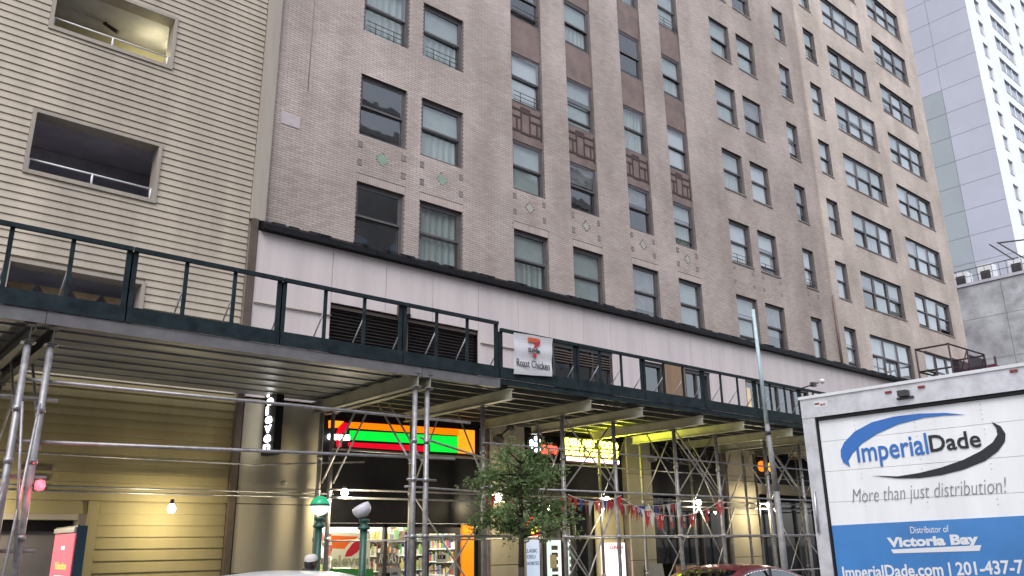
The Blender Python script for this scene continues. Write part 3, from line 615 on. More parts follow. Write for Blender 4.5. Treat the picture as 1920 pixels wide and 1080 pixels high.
MB().tube((18.62, 11.72, WALKZ), (18.60, 11.72, 1.2), .085, .075, n=14).tube((18.60, 11.72, 1.2), (18.50, 11.72, 2.85), .075, .06, n=14).build('lower_shaft', M('pole_grey', (.24, .24, .25), .6, .2, var=.2, vs=6), t)
MB().tube((18.50, 11.72, 2.85), (18.42, 11.72, 5.85), .055, .045, n=12).build('upper_shaft', M('pale_blue_paint', (.44, .56, .60), .5, var=.12, vs=8), t); MB().tube((18.505, 11.72, 2.6), (18.50, 11.72, 2.68), .085, n=12).build('collar', SASH, t)
# banner tied to the parapet
t = thing('banner', 'white vinyl banner with orange seven logo and chicken lettering tied on the parapet', 'banner', (10.8, YS-.05, 2.98))
ban = MB(); nx, nz = 16, 14; p00, p10, p01, p11 = onY(963, 701, YS-.05), onY(1035, 706, YS-.05), onY(963.5, 623, YS-.05), onY(1036, 635, YS-.05)
def bpt(u, v):
    q = p00.lerp(p10, u).lerp(p01.lerp(p11, u), v); return (q.x, YS-.05-.012*math.sin(u*9+v*4)-.008*math.sin(v*13), q.z)
for i in range(nx):
    for j in range(nz): ban.quad(bpt(i/nx, j/nz), bpt((i+1)/nx, j/nz), bpt((i+1)/nx, (j+1)/nz), bpt(i/nx, (j+1)/nz), True)
ban.build('sheet', M('banner_vinyl', (.66, .66, .70), .45, var=.04), t)
OR_ = M('print_orange', (.62, .10, .03), .5); RD_ = M('print_red', (.50, .03, .04), .5); GR_ = M('print_dark', (.03, .035, .04), .5)
def bq(name, pts, mat, parent=t): return MB().prism([(onY(px, py, YS-.078).x, onY(px, py, YS-.078).z) for px, py in pts], 'y', YS-.082, YS-.078).build(name, mat, parent)
bq('logo_bar', [(990, 632), (1012.5, 636), (1006, 643), (990, 640)], OR_); bq('logo_curve', [(1013, 637), (1012.5, 645), (1006, 652), (1000.5, 651.5), (1003, 645.5)], RD_); bq('logo_foot', [(999, 662), (1006, 663), (1005.5, 670.5), (999, 669)], RD_)
def btext(s, a, b, h, mat, off=0): A = onY(*a, YS-.08); B = onY(*b, YS-.08); return text('lettering', s, mat, t, A, B-A, (0, 0, 1), (B-A).length, h, off, .002)
btext('ELEVEn', (991, 659.5), (1012.5, 663), .085, GR_, .03); btext('Roast Chicken', (969, 686), (1031, 694.5), .155, GR_, .006)

# ------------------------------------------------------------------ convenience store
sx0, sx1 = 8.46, 12.68
BX = boxo
shop = BX('store_fascia', sx0, sx1, YC+.03, YC+.09, .52, 2.92, BLACK, bld)
BX('store_reveal', sx0, sx1, YC+.1, YC+.24, 2.9, 3.15, BLACK, bld)
YSH = YC+.22
sf = MB()
for x in (8.50, 10.18, 10.95, 11.30, 12.18, 12.62): sf.box(x-.04, x+.04, YSH-.05, YSH+.05, WALKZ, .52)
sf.box(8.54, 12.58, YSH-.05, YSH+.05, .44, .52); sf.box(8.54, 12.58, YSH-.05, YSH+.05, WALKZ, WALKZ+.12)
sfo = sf.build('store_front', SASH, bld)
for a, b in ((8.54, 10.14), (10.22, 10.91), (10.99, 11.26), (11.34, 12.14)): MB().quad((a, YSH, WALKZ+.12), (b, YSH, WALKZ+.12), (b, YSH, .44), (a, YSH, .44)).build('pane', SHOPGLASS, sfo)
BX('door_transom', 10.99, 12.14, YSH-.04, YSH+.04, .30, .44, SASH, sfo); BX('door_handle', 11.36, 11.62, YSH-.09, YSH-.06, -.52, -.49, CHROME, sfo)
BX('orange_jamb', 12.24, 12.57, YSH-.12, YSH-.055, WALKZ, .50, M('orange_panel', (.85, .22, .01), .45, emit=(1, .24, .0), es=.35), sfo)
# interior
INT = M('store_wall', (.62, .60, .52), .8); CEIL = EM('ceiling_panel_light', (1, .97, .86), 18)
room = BX('store_back_wall', sx0, sx1, 19.8, 19.9, WALKZ, 1.25, INT, bld)
BX('store_ceiling', sx0, sx1, YC+.3, 19.8, 1.15, 1.25, INT, bld); BX('store_floor', sx0, sx1, YC+.3, 19.8, WALKZ-.02, WALKZ+.02, PAVE, bld)
BX('store_side_wall', sx0-.02, sx0+.03, YC+.3, 19.8, WALKZ, 1.14, INT, bld); BX('store_side_wall', sx1-.06, sx1-.01, YC+.3, 19.8, WALKZ, 1.14, INT, bld)
for x in (9.2, 10.6, 12.0):
    for y in (17.2, 18.6): BX('ceiling_light', x-.3, x+.3, y-.5, y+.5, 1.10, 1.148, CEIL, bld)
PROD = [M('product_%s' % n_, c, .45) for n_, c in dict(red=(.34, .06, .05), yellow=(.48, .40, .14), green=(.10, .24, .10), white=(.62, .62, .58), blue=(.07, .09, .22), brown=(.14, .085, .05), lime=(.30, .35, .14), grey=(.22, .22, .23), cream=(.50, .46, .35)).items()]
def rack(x0, x1, y, label):
    t = thing('display_rack', label, 'rack', ((x0+x1)/2, y, WALKZ+.02), 'stocked racks inside the convenience store')
    BX('back_panel', x0, x1, y+.30, y+.33, WALKZ+.02, .36, INT, t)
    for i in range(6):
        z = WALKZ+.2+i*.34; BX('shelf', x0, x1, y, y+.295, z, z+.02, WHITE, t)
        mbs = [MB() for _ in PROD]; x = x0+.02
        while x < x1-.1:
            wd = random.uniform(.03, .085); hh = random.uniform(.10, .29); k = random.randrange(len(PROD)); mbs[k].box(x, x+wd*.92, y+.03, y+.16, z+.02, z+.02+hh); x += wd
        for k, mb in enumerate(mbs):
            if mb.v: mb.build('product_row', PROD[k], t)['kind'] = 'stuff'
rack(8.7, 10.1, 18.2, 'stocked white rack behind the large seven window decal'); rack(10.25, 11.25, 17.5, 'stocked white rack behind the roast lettering pane'); rack(11.3, 12.5, 17.9, 'stocked white rack straight behind the store door')
t = thing('display_rack', 'stocked wall rack to the right inside the store door', 'rack', (12.5, 18, WALKZ+.02), 'stocked racks inside the convenience store')
for i in range(7):
    z = WALKZ+.2+i*.30; BX('shelf', 12.30, 12.60, 16.5, 19.6, z, z+.02, WHITE, t); mbs = [MB() for _ in PROD]; y = 16.55
    while y < 19.5:
        wd = random.uniform(.03, .09); k = random.randrange(len(PROD)); mbs[k].box(12.36, 12.5, y, y+wd*.9, z+.021, z+.021+random.uniform(.12, .25)); y += wd
    for k, mb in enumerate(mbs):
        if mb.v: mb.build('product_row', PROD[k], t)['kind'] = 'stuff'
# window graphics
def wg(name, label, pts, mat, y=YSH-.008): return tag(MB().prism([(onY(px, py, y).x, onY(px, py, y).z) for px, py in pts], 'y', y-.002, y).build(name, mat), label, 'decal')
dec = thing('window_decal', 'large orange and red seven decal on the store window above the word eleven', 'decal', (9.4, YSH-.01, WALKZ))
def dg(name, pts, mat, y=YSH-.008): return MB().prism([(onY(px, py, y).x, onY(px, py, y).z) for px, py in pts], 'y', y-.002, y).build(name, mat, dec)
dg('orange_bar', [(622, 1004), (672, 1006), (655, 1018), (646, 1029), (622, 1028)], M('decal_orange', (.62, .12, .02), .5)); dg('red_curve', [(679, 1006), (678, 1025), (669, 1036), (659, 1043), (646, 1044), (650, 1034), (660, 1020)], M('decal_red', (.42, .01, .04), .5))
dg('white_ground', [(622, 998), (694, 1000), (694, 1064), (622, 1064)], M('decal_white', (.62, .62, .55), .6), YSH-.004)
A = onY(620, 1062, YSH-.014); text('lettering', 'eleven', M('decal_grey_green', (.30, .33, .25), .5), dec, A, (1, 0, 0), (0, 0, 1), onY(690, 1062, YSH-.014).x-A.x, .22, .03, .003)
dg('green_band', [(618, 1066), (700, 1067), (700, 1100), (618, 1100)], M('decal_green', (.03, .20, .05), .5))
dec = thing('window_decal', 'grey window decal strip with white roast lettering', 'decal', (10.5, YSH-.01, WALKZ))
dg('grey_band', [(706, 1036), (745, 1037), (745, 1062), (706, 1061)], M('decal_grey', (.16, .15, .14), .5)); A = onY(710, 1057, YSH-.014); text('lettering', 'ROAST', M('decal_letter_white', (.75, .75, .72), .5), dec, A, (1, 0, 0), (0, 0, 1), .55, .21, .0, .003, shear=.2)
dec = thing('window_poster', 'pale grey poster with a black box print low in the store window', 'poster', (10.5, YSH-.01, WALKZ))
dg('sheet', [(710, 1064), (752, 1064), (752, 1110), (710, 1110)], M('poster_grey', (.33, .33, .34), .5)); dg('black_box', [(716, 1074), (731, 1074), (731, 1095), (716, 1095)], BLACK, YSH-.012)
A = onY(734, 1078, YSH-.014); text('lettering', 'LARGE', M('poster_ink', (.06, .06, .2), .5), dec, A, (1, 0, 0), (0, 0, 1), .16, .06, .02, .003)
dec = thing('door_poster', 'white poster with a black price box on the store door', 'poster', (11.6, YSH-.01, WALKZ))
dg('sheet', [(818, 1037), (838, 1037), (838, 1054), (818, 1054)], M('poster_white', (.65, .65, .58), .5)); dg('black_box', [(821, 1041), (835, 1041), (835, 1048), (821, 1048)], BLACK, YSH-.012)
A = onY(824, 1047, YSH-.016); text('lettering', '1.9', M('poster_white_ink', (.8, .8, .8), .5), dec, A, (1, 0, 0), (0, 0, 1), .1, .06, .02, .003)
tag(MB().prism([(10.70, -.9), (10.86, -.9), (10.86, .34), (10.70, .34)], 'y', YSH-.03, YSH-.012).build('door_curtain', M('blue_print', (.03, .04, .22), .6, var=.5, vs=25)), 'dark blue patterned strip hung in the store window', 'banner')
# lit fascia sign
sg = thing('storefront_sign', 'lit orange green and red striped storefront sign on black fascia', 'sign', (10.6, YC, 2.1))
YP = YC-.03
def sp_(name, pts, mat, y=YP, t_=.06): return MB().prism([(onY(px, py, y).x, onY(px, py, y).z) for px, py in pts], 'y', y, y+t_).build(name, mat, sg)
SO, SG_, SR, SWH = EM('sign_orange', (1, .16, .0), 1.0), EM('sign_green', (.0, .62, .035), .95), EM('sign_red', (.62, .0, .015), .75), EM('sign_white', (1, 1, .97), 3.0)
SO2 = EM('sign_amber', (1, .27, .01), 1.05)
sp_('orange_stripe', [(657, 791), (860, 804.5), (860, 816), (771, 810), (657, 802)], SO); sp_('orange_block', [(860.5, 805), (890, 807), (890, 851), (860.5, 849)], SO2)
sp_('green_stripe', [(658, 807), (857, 818.5), (857, 848.5), (809, 846), (809, 832), (658, 824)], SG_); sp_('red_stripe', [(655, 829), (800, 836), (799, 847), (770, 845), (655, 837)], SR)
sp_('seven_bar', [(618.5, 788), (645, 790), (634, 801.5), (618.5, 802)], SO2); sp_('seven_curve', [(646, 792), (653, 793), (653, 804), (641, 813.5), (632.5, 812), (637, 800)], SR); sp_('seven_foot', [(633, 826), (641, 827), (641, 838), (633, 837)], SR)
A = onY(614, 824, YP-.03); text('lettering', 'eleven', SWH, sg, A, onY(655, 826, YP-.03)-A, (0, 0, 1), (onY(655, 826, YP-.03)-A).length, .17, .035, .02)
# vertical blade sign
bl = thing('blade_sign', 'black vertical blade sign with white lit letters on the beige pier', 'sign', (7.15, 15.75, 1.8))
BX('box', 7.08, 7.24, 15.5, 16.04, 1.80, 3.2, BLACK, bl)
for i, ch in enumerate('neveLe-'):
    text('lettering', ch if ch != 'L' else 'l', SWH, bl, (7.07, 15.94, 1.86+i*.185), (0, -1, 0), (0, 0, 1), .30 if ch not in 'L-' else .10, .15 if ch not in 'L-' else (.17 if ch == 'L' else .04), .03, .004)
dm_ = thing('vent_cap', 'small round vent cap on the beige pier', 'vent', (7.62, YC, 1.28)); MB().lathe((7.62, YC-.02, 1.28), [(0, -.03), (.045, -.02), (.06, .018)], 12, ax=(0, 1, 0)).build('cap', TRIM, dm_)

# ------------------------------------------------------------------ deli
YD = YC+.35
BX('deli_fascia', 14.15, 18.02, YC+.22, YC+.28, 1.25, 2.9, DARK, bld); BX('deli_bulkhead', 14.15, 18.02, YC+.29, YC+.5, 1.1, 1.25, DARK, bld)
df = MB()
for x in (14.2, 15.05, 15.75, 16.1, 16.75, 17.1, 17.97): df.box(x-.05, x+.05, YD-.05, YD+.05, WALKZ, 1.1)
dfo = df.build('deli_front', SASH, bld)
for a, b in ((14.25, 15.0), (15.1, 15.7), (15.8, 16.05), (16.15, 16.7), (16.8, 17.05)): MB().quad((a, YD, WALKZ), (b, YD, WALKZ), (b, YD, 1.1), (a, YD, 1.1)).build('pane', SHOPGLASS, dfo)
YEL = EM('deli_yellow', (.95, .92, .07), 11.0); PNK = EM('deli_pink_white', (1, .55, .6), 5); REDN = EM('deli_red', (1, .05, .03), 3.5); COOL = EM('deli_cool_white', (.75, .92, 1), 6)
dl = thing('deli_sign', 'glowing yellow two-line deli sign over a pinkish light strip', 'sign', (16.65, YC, 2.1))
BX('sign_box', 15.58, 17.72, YC+.02, YC+.21, 2.12, 2.80, M('sign_box', (.05, .05, .02), .5), dl)
for i, (s, z, h) in enumerate((('DELI ART FOOD', 2.56, .20), ('DELI GRI EFAS', 2.32, .20))): text('lettering', s, YEL, dl, (15.62, YC+.012, z), (1, 0, 0), (0, 0, 1), 2.05, h, .035, .02)
BX('light_strip', 15.65, 17.68, YC-.01, YC+.018, 2.17, 2.26, PNK, dl)
sgl = lamp_light('sign_glow', dl, (16.8, YC-.75, 2.25), 1, (.85, .9, .03), .3)
sgl.data = bpy.data.lights.new('sign_glow', 'SPOT'); sgl.data.energy = 300; sgl.data.color = (.85, .9, .03); sgl.data.spot_size = math.radians(140); sgl.data.spot_blend = .6; sgl.data.shadow_soft_size = .3; sgl.rotation_euler = (math.radians(195), 0, 0)
rs = thing('red_neon_sign', 'ragged red neon sign beside the yellow deli lettering', 'sign', (15.1, YC, 2.25))
for k in range(9):
    a = random.uniform(0, 6.28); x = 14.85+.062*k; mb = MB(); prev = None
    for j in range(7): q = Vector((x+.07*math.cos(a+j*.9), YC+.1, 2.42+.10*math.sin(a+j*.9)+random.uniform(-.03, .03)));  mb.tube(prev, q, .013, n=5) if prev else None; prev = q
    mb.build('neon_tube', REDN, rs)
BX('backing', 14.8, 15.45, YC+.13, YC+.2, 2.25, 2.62, DARK, rs)
cs = thing('round_light_sign', 'bright cool white round light sign above the tree', 'sign', (14.45, YC-.1, 2.25))
MB().lathe((14.45, YC-.05, 2.50), [(.0, -.02), (.24, -.02), (.26, 0), (.24, .03)], 20, ax=(0, 1, 0)).build('disc', M('disc_dark', (.1, .12, .13), .4), cs)
for k in range(9):
    a = k*.7; MB().lathe((14.45+.15*math.cos(a)*(k % 3 > 0), YC-.08, 2.50+.16*math.sin(a)*(k % 3 > 0)), [(0, -.01), (.055, -.01), (.055, .012)], 10, ax=(0, 1, 0)).build('light_spot', COOL, cs)
# posters, fridge glow, open sign
pb = thing('menu_poster', 'tall pale blue lit menu poster in the deli window under the tree', 'poster', (14.5, YC+.2, WALKZ))
PBM = EM('poster_glow', (.50, .60, .78), .55); BX('panel', 14.18, 14.82, YC+.23, YC+.28, -1.3, .18, PBM, pb); INK = M('ink_navy', (.03, .04, .10), .5)
for s, z, wd in (('CLASSIC', -.16, .42), ('DELI', -.30, .26), ('FAVORITES', -.46, .5)): text('lettering', s, INK, pb, (14.5-wd/2, YC+.224, z), (1, 0, 0), (0, 0, 1), wd, .085, .0, .003)
BX('food_print', 14.3, 14.7, YC+.222, YC+.226, -1.0, -.75, M('food_print', (.35, .33, .18), .6, var=.4, vs=14), pb)
op = thing('open_sign', 'round yellow lit sign ringed in red neon above the menu poster', 'sign', (14.5, YC+.1, .3))
MB().lathe((14.5, YC+.12, .46), [(0, -.01), (.16, -.01), (.17, .02)], 20, ax=(0, 1, 0)).build('disc', EM('open_yellow', (.85, .9, .05), 1.8), op)
ring = MB()
for k in range(24): a, b = k*math.tau/24, (k+1)*math.tau/24; ring.tube((14.5+.22*math.cos(a), YC+.1, .46+.22*math.sin(a)), (14.5+.22*math.cos(b), YC+.1, .46+.22*math.sin(b)), .025, n=6)
ring.build('neon_ring', REDN, op); BX('caption', 14.3, 14.62, YC+.10, YC+.12, .21, .27, EM('open_caption', (1, .75, .6), 1.5), op)
for x0, x1, lab in ((15.52, 15.74, 'narrow lit drinks fridge strip left of the deli post'), (16.16, 16.44, 'narrow lit drinks fridge strip right of the deli post')):
    fg = thing('drinks_fridge', lab, 'fridge', ((x0+x1)/2, YD+.3, WALKZ)); BX('cabinet', x0, x1, YD+.25, YD+.8, WALKZ, .14, EM('fridge_glow', (.85, .95, .9), .7), fg); BX('header', x0, x1, YD+.22, YD+.8, .145, .62, STONE, fg)
    for k in range(9): BX('bottle_row', x0+.02, x1-.02, YD+.19, YD+.245, -1.55+k*.18, -1.55+k*.18+.11, PROD[(k*3+int(x0*10)) % len(PROD)], fg)['kind'] = 'stuff'
nb = thing('notice_sheet', 'small cream notice taped beside the menu poster', 'notice', (15.3, YD, -.5)); BX('sheet', 15.2, 15.42, YD-.07, YD-.06, -.55, -.22, M('cream_paper', (.42, .38, .24), .7), nb)
BX('deli_side_panel', 16.85, 17.95, YC+.2, YC+.25, WALKZ, 1.12, M('deli_cream', (.45, .40, .26), .6, var=.1, vs=2), dfo)
lb = thing('light_box_poster', 'overexposed white light box poster by the deli door', 'poster', (17.4, YC+.1, WALKZ))
BX('box', 16.98, 17.85, YC+.1, YC+.19, -1.5, .05, M('poster_board', (.7, .6, .62), .5, emit=(1, .85, .88), es=.6), lb); BX('hot_spot', 17.3, 17.75, YC+.08, YC+.098, -1.2, -.25, EM('poster_hot', (1, .93, .93), 3.2), lb)
text('lettering', 'LUNCH', RD_, lb, (17.25, YC+.09, -.12), (1, 0, 0), (0, 0, 1), .5, .1, .02, .004)
ab = thing('sandwich_board', 'pale grey sandwich board before the pier right of the deli', 'board', (18.75, 15.75, WALKZ))
MB().prism([(15.62, WALKZ), (15.66, WALKZ), (15.86, -.52), (15.82, -.52)], 'x', 18.3, 19.0).build('front_leaf', M('chalk_grey', (.30, .30, .30), .7, var=.1), ab); MB().prism([(15.98, WALKZ), (16.02, WALKZ), (15.88, -.54), (15.865, -.54)], 'x', 18.3, 19.0).build('back_leaf', SASH, ab)
mb_ = thing('menu_board', 'dark framed board with rows of coloured menu pictures at the dark doorway', 'board', (20.1, 15.9, WALKZ))
BX('frame', 19.6, 20.7, 15.88, 15.94, WALKZ, -.55, SASH, mb_)
for r_ in range(4):
    for c_ in range(2): BX('menu_picture', 19.66+c_*.5, 20.12+c_*.5, 15.868, 15.878, -.78-r_*.26, -.60-r_*.26, M('menu_print', [(.4, .2, .12), (.45, .33, .2), (.4, .12, .1), (.3, .25, .3)][(r_+c_) % 4], .5, var=.4, vs=12), mb_)
for x, lab in ((24.75, 'small round orange paper lantern under the shed end'), (25.35, 'bright amber paper lantern beside the orange one')):
    ln = thing('paper_lantern', lab, 'lantern', (x, YC+.05, 2.4)); MB().lathe((x, YC+.0, 2.45), [(.04, -.17), (.10, -.13), (.13, 0), (.10, .13), (.04, .17)], 14).build('shade', EM('lantern_glow_%d' % int(x*100), (1, .22, .02) if x < 25 else (1, .5, .06), .9), ln); MB().tube((x, YC, 2.62), (x, YC, 2.83), .008, n=4).build('cord', SASH, ln)

# ------------------------------------------------------------------ pennant strings
PRED = M('pennant_red', (.42, .03, .035), .6); PWHT = M('pennant_white', (.6, .6, .56), .6); PBLU = M('pennant_blue', (.03, .05, .28), .6); PORG = M('pennant_orange', (.5, .1, .04), .6)
def string(p0, p1, sag, seq, label, h=.40, wd=.26, letters=False):
    p0 = Vector(p0); p1 = Vector(p1); t = thing('pennant_string', label, 'bunting', p0, 'pennant strings under the shed')
    mb = MB(); prev = p0; f = lambda u: p0.lerp(p1, u)-Vector((0, 0, sag*4*u*(1-u)))
    for j in range(1, 17): q = f(j/16); mb.tube(prev, q, .009, n=4); prev = q
    mb.build('cord', PWHT, t)
    for i, c in enumerate(seq):
        if c == ' ': continue
        u = (i+.5)/len(seq); q = f(u); mt = {'r': PRED, 'w': PWHT, 'b': PBLU, 'o': PORG}[c]; tw = random.uniform(-.5, .5); dx = Vector((math.cos(tw), math.sin(tw), 0))*wd/2; hh = h*random.uniform(.85, 1.1)
        a, b, m_ = q-dx, q+dx, q+Vector((random.uniform(-.04, .04), random.uniform(-.08, .08), -hh)); n_ = Vector((0, .004, 0))
        pm = MB().poly([tuple(a), tuple(m_), tuple(b)]).poly([tuple(b+n_), tuple(m_+n_), tuple(a+n_)]); pn = pm.build('pennant', mt, t)
        if letters and c in 'r':
            for k, (ch, zz) in enumerate((('U', .06), ('S', .17))): text('lettering', ch, PORG if k else PWHT, pn, tuple(q+Vector((-.03, -.03, -zz*1.5-.03))), (1, .2*tw, 0), (0, 0, 1), .07-.02*k, .09, .02, .002)
string((14.08, 12.80, 1.0), (17.92, 12.80, 1.08), .42, '  rrwrwrr r  r ro  r  rr', 'sagging string of red pennants with lettering before the dark doorway', .36, .2, True)
string((12.45, 12.78, 1.02), (14.1, 12.78, 1.05), .14, 'rrbrwrrbrwr', 'string of narrow red pennants between the deli doorway posts', .32, .13)
string((10.3, 12.85, .98), (12.45, 12.85, .98), .12, 'r r w r r', 'string of red pennants half hidden behind the tree', .4, .24)
string((13.9, 13.4, 1.02), (17.0, 13.4, 1.0), .14, 'rwwrwrwrobbwbbrwwrwb', 'string of mixed red white and blue pennants behind the red one', .27, .15)

# ------------------------------------------------------------------ subway lamps
def lamp_post(x, y, zt, label):
    t = thing('subway_lamp', label, 'street lamp', (x, y, WALKZ))
    MB().tube((x, y, WALKZ+.3), (x, y, zt-.22), .062, .055, n=14).build('post', GREENP, t)
    MB().lathe((x, y, WALKZ), [(.15, 0), (.15, .12), (.11, .16), (.10, .28), (.07, .32)], 16).build('base', GREENP, t)
    MB().lathe((x, y, zt-.24), [(.055, 0), (.10, .02), (.10, .05), (.06, .07), (.06, .12), (.085, .14), (.085, .17), (.05, .18)], 16).build('collar', GREENP, t); return t
x, y = 6.72, 12.75; z = onY(600, 948, y).z; x = onY(600, 948, y).x; t = lamp_post(x, y, z-.12, 'green post with green and white glowing globe')
R_ = .158; arc = lambda a0, a1: [(R_*math.cos(a), R_*math.sin(a)) for a in np.linspace(a0, a1, 9)]
MB().lathe((x, y, z), arc(-1.45, .0), 20).build('globe_lower', EM('milk_glass', (.85, 1, .82), 1.25), t); MB().lathe((x, y, z), arc(.08, 1.55), 20).build('globe_upper', M('green_glass', (.03, .33, .17), .15, emit=(.02, .5, .22), es=.28), t); MB().lathe((x, y, z), [(R_+.003, -.01), (R_+.012, .0), (R_+.012, .015), (R_+.003, .025)], 20).build('globe_band', GREENP, t)
y = 11.9; q = onY(683, 965, y); x = q.x; t = lamp_post(x, y, q.z+.0, 'green post with a broken white half globe tipped on top')
R_ = .150; MB().lathe((x-.05, y, q.z+.085), [(R_*math.cos(a), R_*.9*math.sin(a)) for a in np.linspace(-1.5, .25, 10)]+[(R_*.93, .06), (R_*.5, .075), (0, .08)], 20, ax=(-.45, .15, .85)).build('broken_globe', M('white_plastic', (.58, .56, .62), .35, var=.06), t)

# ------------------------------------------------------------------ advertising kiosk
k1 = thing('advert_kiosk', 'tall dark blue kiosk with glowing red advert screen', 'kiosk', (3.15, 13.1, WALKZ))
x0 = 3.06; yA = onX(145, 995, x0).y; yB_ = onX(105, 995, x0).y; x1 = onY(164, 995, yA).x
NAVY = M('kiosk_navy', (.012, .035, .055), .35, var=.15)
zt = .36*yA/13; BX('cabinet', x0, x1, yA, yB_, WALKZ, zt, NAVY, k1)
SCR = M('advert_red', (.5, .08, .09), .25, emit=(.95, .13, .16), es=.75); BX('screen', x0-.012, x0-.003, yA+.06, yB_-.05, -1.5, zt-.10, SCR, k1); BX('cap', x0-.03, x0-.004, yA+.04, yB_-.03, zt-.085, zt-.02, ALU, k1)
YT = EM('advert_yellow', (1, .55, .1), .9); WT = EM('advert_white', (1, .85, .85), .9)
yM = (yA+yB_)/2
text('lettering', 'Valention', YT, k1, (x0-.014, yM+.31, -.22), (0, -1, 0), (0, 0, 1), .62, .10, .01, .001)
for z, wd in ((-.33, .5), (-.42, .38)): BX('print_line', x0-.014, x0-.0125, yM-wd/2, yM+wd/2, z, z+.03, WT, k1)
BX('print_mark', x0-.014, x0-.0125, yM-.09, yM+.09, .04, .09, WT, k1)

# ------------------------------------------------------------------ street tree
tx, ty = 9.98, 11.45
tree = thing('street_tree', 'small leafy street tree in front of the scaffold posts', 'tree', (tx, ty, WALKZ))
BARK = M('bark', (.045, .035, .028), .9, var=.3, vs=10, bump=.5, bs=40)
tb = MB(); tb.tube((tx, ty, WALKZ), (tx-.02, ty, -.35), .075, .055, n=10); tb.tube((tx-.02, ty, -.35), (tx+.02, ty+.02, .45), .055, .04, n=10); tb.tube((tx+.02, ty+.02, .45), (tx, ty, 1.7), .04, .012, n=8)
tips = []
for k in range(46):
    a = random.uniform(0, 6.28); z0 = random.uniform(.1, 1.5); L = random.uniform(.5, 1.15)*(1-.45*max(0, (z0-.5)/1.0)); el = random.uniform(-.10, .55)
    p0 = Vector((tx+.01, ty, z0)); p1 = p0+Vector((math.cos(a)*math.cos(el), math.sin(a)*math.cos(el), math.sin(el)))*L*.55; p2 = p1+Vector((math.cos(a+.3), math.sin(a+.3), random.uniform(-.25, .55)))*L*.5
    tb.tube(p0, p1, .02, .012, n=6); tb.tube(p1, p2, .012, .004, n=5)
    for b in range(4):
        s = p0.lerp(p1, random.uniform(.4, 1)) if b < 1 else p1.lerp(p2, random.random()); e = s+Vector((random.gauss(0, 1), random.gauss(0, 1), random.gauss(.0, .7))).normalized()*random.uniform(.16, .38); tb.tube(s, e, .006, .002, n=4); tips.append((s, e))
    tips.append((p1, p2))
tb.build('trunk', BARK, tree)
def leaf_mat(name, c0, c1):
    m = M(name, c0, .5, var=0, col2=c1, vs=6, spec=.35); n = m.node_tree.nodes; l = m.node_tree.links; p = n['Principled BSDF']
    tl = n.new('ShaderNodeBsdfTranslucent'); tl.inputs[0].default_value = (*[min(1, c*1.3) for c in c1], 1); mx_ = n.new('ShaderNodeMixShader'); mx_.inputs[0].default_value = .4
    l.new(p.outputs[0], mx_.inputs[1]); l.new(tl.outputs[0], mx_.inputs[2]); l.new(mx_.outputs[0], n['Material Output'].inputs[0]); return m
LEAF = leaf_mat('leaf_green', (.065, .115, .05), (.20, .29, .12))
lv_ = MB()
for s, e in tips:
    d_ = e-s
    for k in range(int(20+32*d_.length)):
        c_ = s+d_*random.uniform(.1, 1.1)+Vector((random.gauss(0, .07), random.gauss(0, .07), random.gauss(0, .06)))
        ln_ = random.uniform(.055, .10); dr = Vector((random.gauss(0, 1), random.gauss(0, 1), random.gauss(-.35, .6))).normalized(); sd_ = dr.cross(Vector((random.gauss(0, .5), random.gauss(0, .5), 1))).normalized()*ln_*.30; nm = dr.cross(sd_).normalized()*ln_*.10
        lv_.quad(tuple(c_), tuple(c_+dr*ln_*.5+sd_+nm), tuple(c_+dr*ln_), tuple(c_+dr*ln_*.5-sd_+nm))
lv_.build('crown', LEAF, tree)['kind'] = 'stuff'

# ------------------------------------------------------------------ delivery truck (rear towards the camera)
XT = 9.10; K = XT/10
tr = thing('delivery_truck', 'white box truck with blue lower rear door and printed company logo', 'truck', (XT+3.4, 3.98, ROADZ))
yl, yr, ztp, zbt = 5.80*K, 2.94*K, 1.795*K, -.95
TWH = M('truck_white', (.88, .88, .89), .32, var=.07, vs=2.5, coat=.2, streak=True, bump=.05, bs=2.2); TFR = M('truck_frame', (.60, .59, .62), .4, .25, var=.18, vs=5)
BX('cargo_box', XT+.09, XT+6.4, yr+.012, yl-.012, zbt, ztp-.012, TWH, tr)
fr = BX('rear_frame', XT, XT+.085, yl-.16, yl, zbt, ztp-.23, TFR, tr); BX('rear_frame', XT, XT+.085, yr, yr+.16, zbt, ztp-.23, TFR, tr); hd = BX('rear_header', XT-.004, XT+.085, yr, yl, ztp-.226, ztp, TFR, tr)
BX('roof_cap', XT-.02, XT+6.42, yr-.015, yl+.015, ztp, ztp+.035, WHITE, tr); BX('rear_sill', XT-.06, XT+.085, yr, yl, zbt-.16, zbt-.005, ALU, tr)
for yy in (yl-.17, yr+.165): BX('door_gasket', XT+.01, XT+.086, yy-.004, yy+.010, zbt, ztp-.231, RUBBER, tr)
BX('door_gasket', XT+.012, XT+.086, yr+.17, yl-.17, ztp-.262, ztp-.232, RUBBER, tr)
dz = [zbt]
while dz[-1] < ztp-.62: dz.append(dz[-1]+.345)
dz.append(ztp-.265)
for a, b in zip(dz, dz[1:]):
    pn = BX('door_panel', XT+.045, XT+.088, yr+.178, yl-.182, a+.0018, b-.0018, TWH, tr)
    for yy in (yl-.62, 3.98, yr+.62):
        for zz in (a+.05, a+.10, b-.10, b-.05): MB().lathe((XT+.044, yy, zz), [(0, -.003), (.006, -.002), (.008, .002)], 6, ax=(1, 0, 0)).build('rivet', TFR, pn)
XD = XT+.040
def tp(px, py, X=XD): q = onX(px, py, X); return (q.y, q.z)
BLU = M('truck_blue', (.05, .215, .54), .35, var=.10, vs=1.5, coat=.2); LBL = M('logo_blue', (.035, .165, .52), .4); LBK = M('logo_black', (.012, .012, .018), .4); LGY = M('logo_grey', (.24, .25, .27), .4)
A = tp(1558, 985.5); B = tp(1930, 965.5)
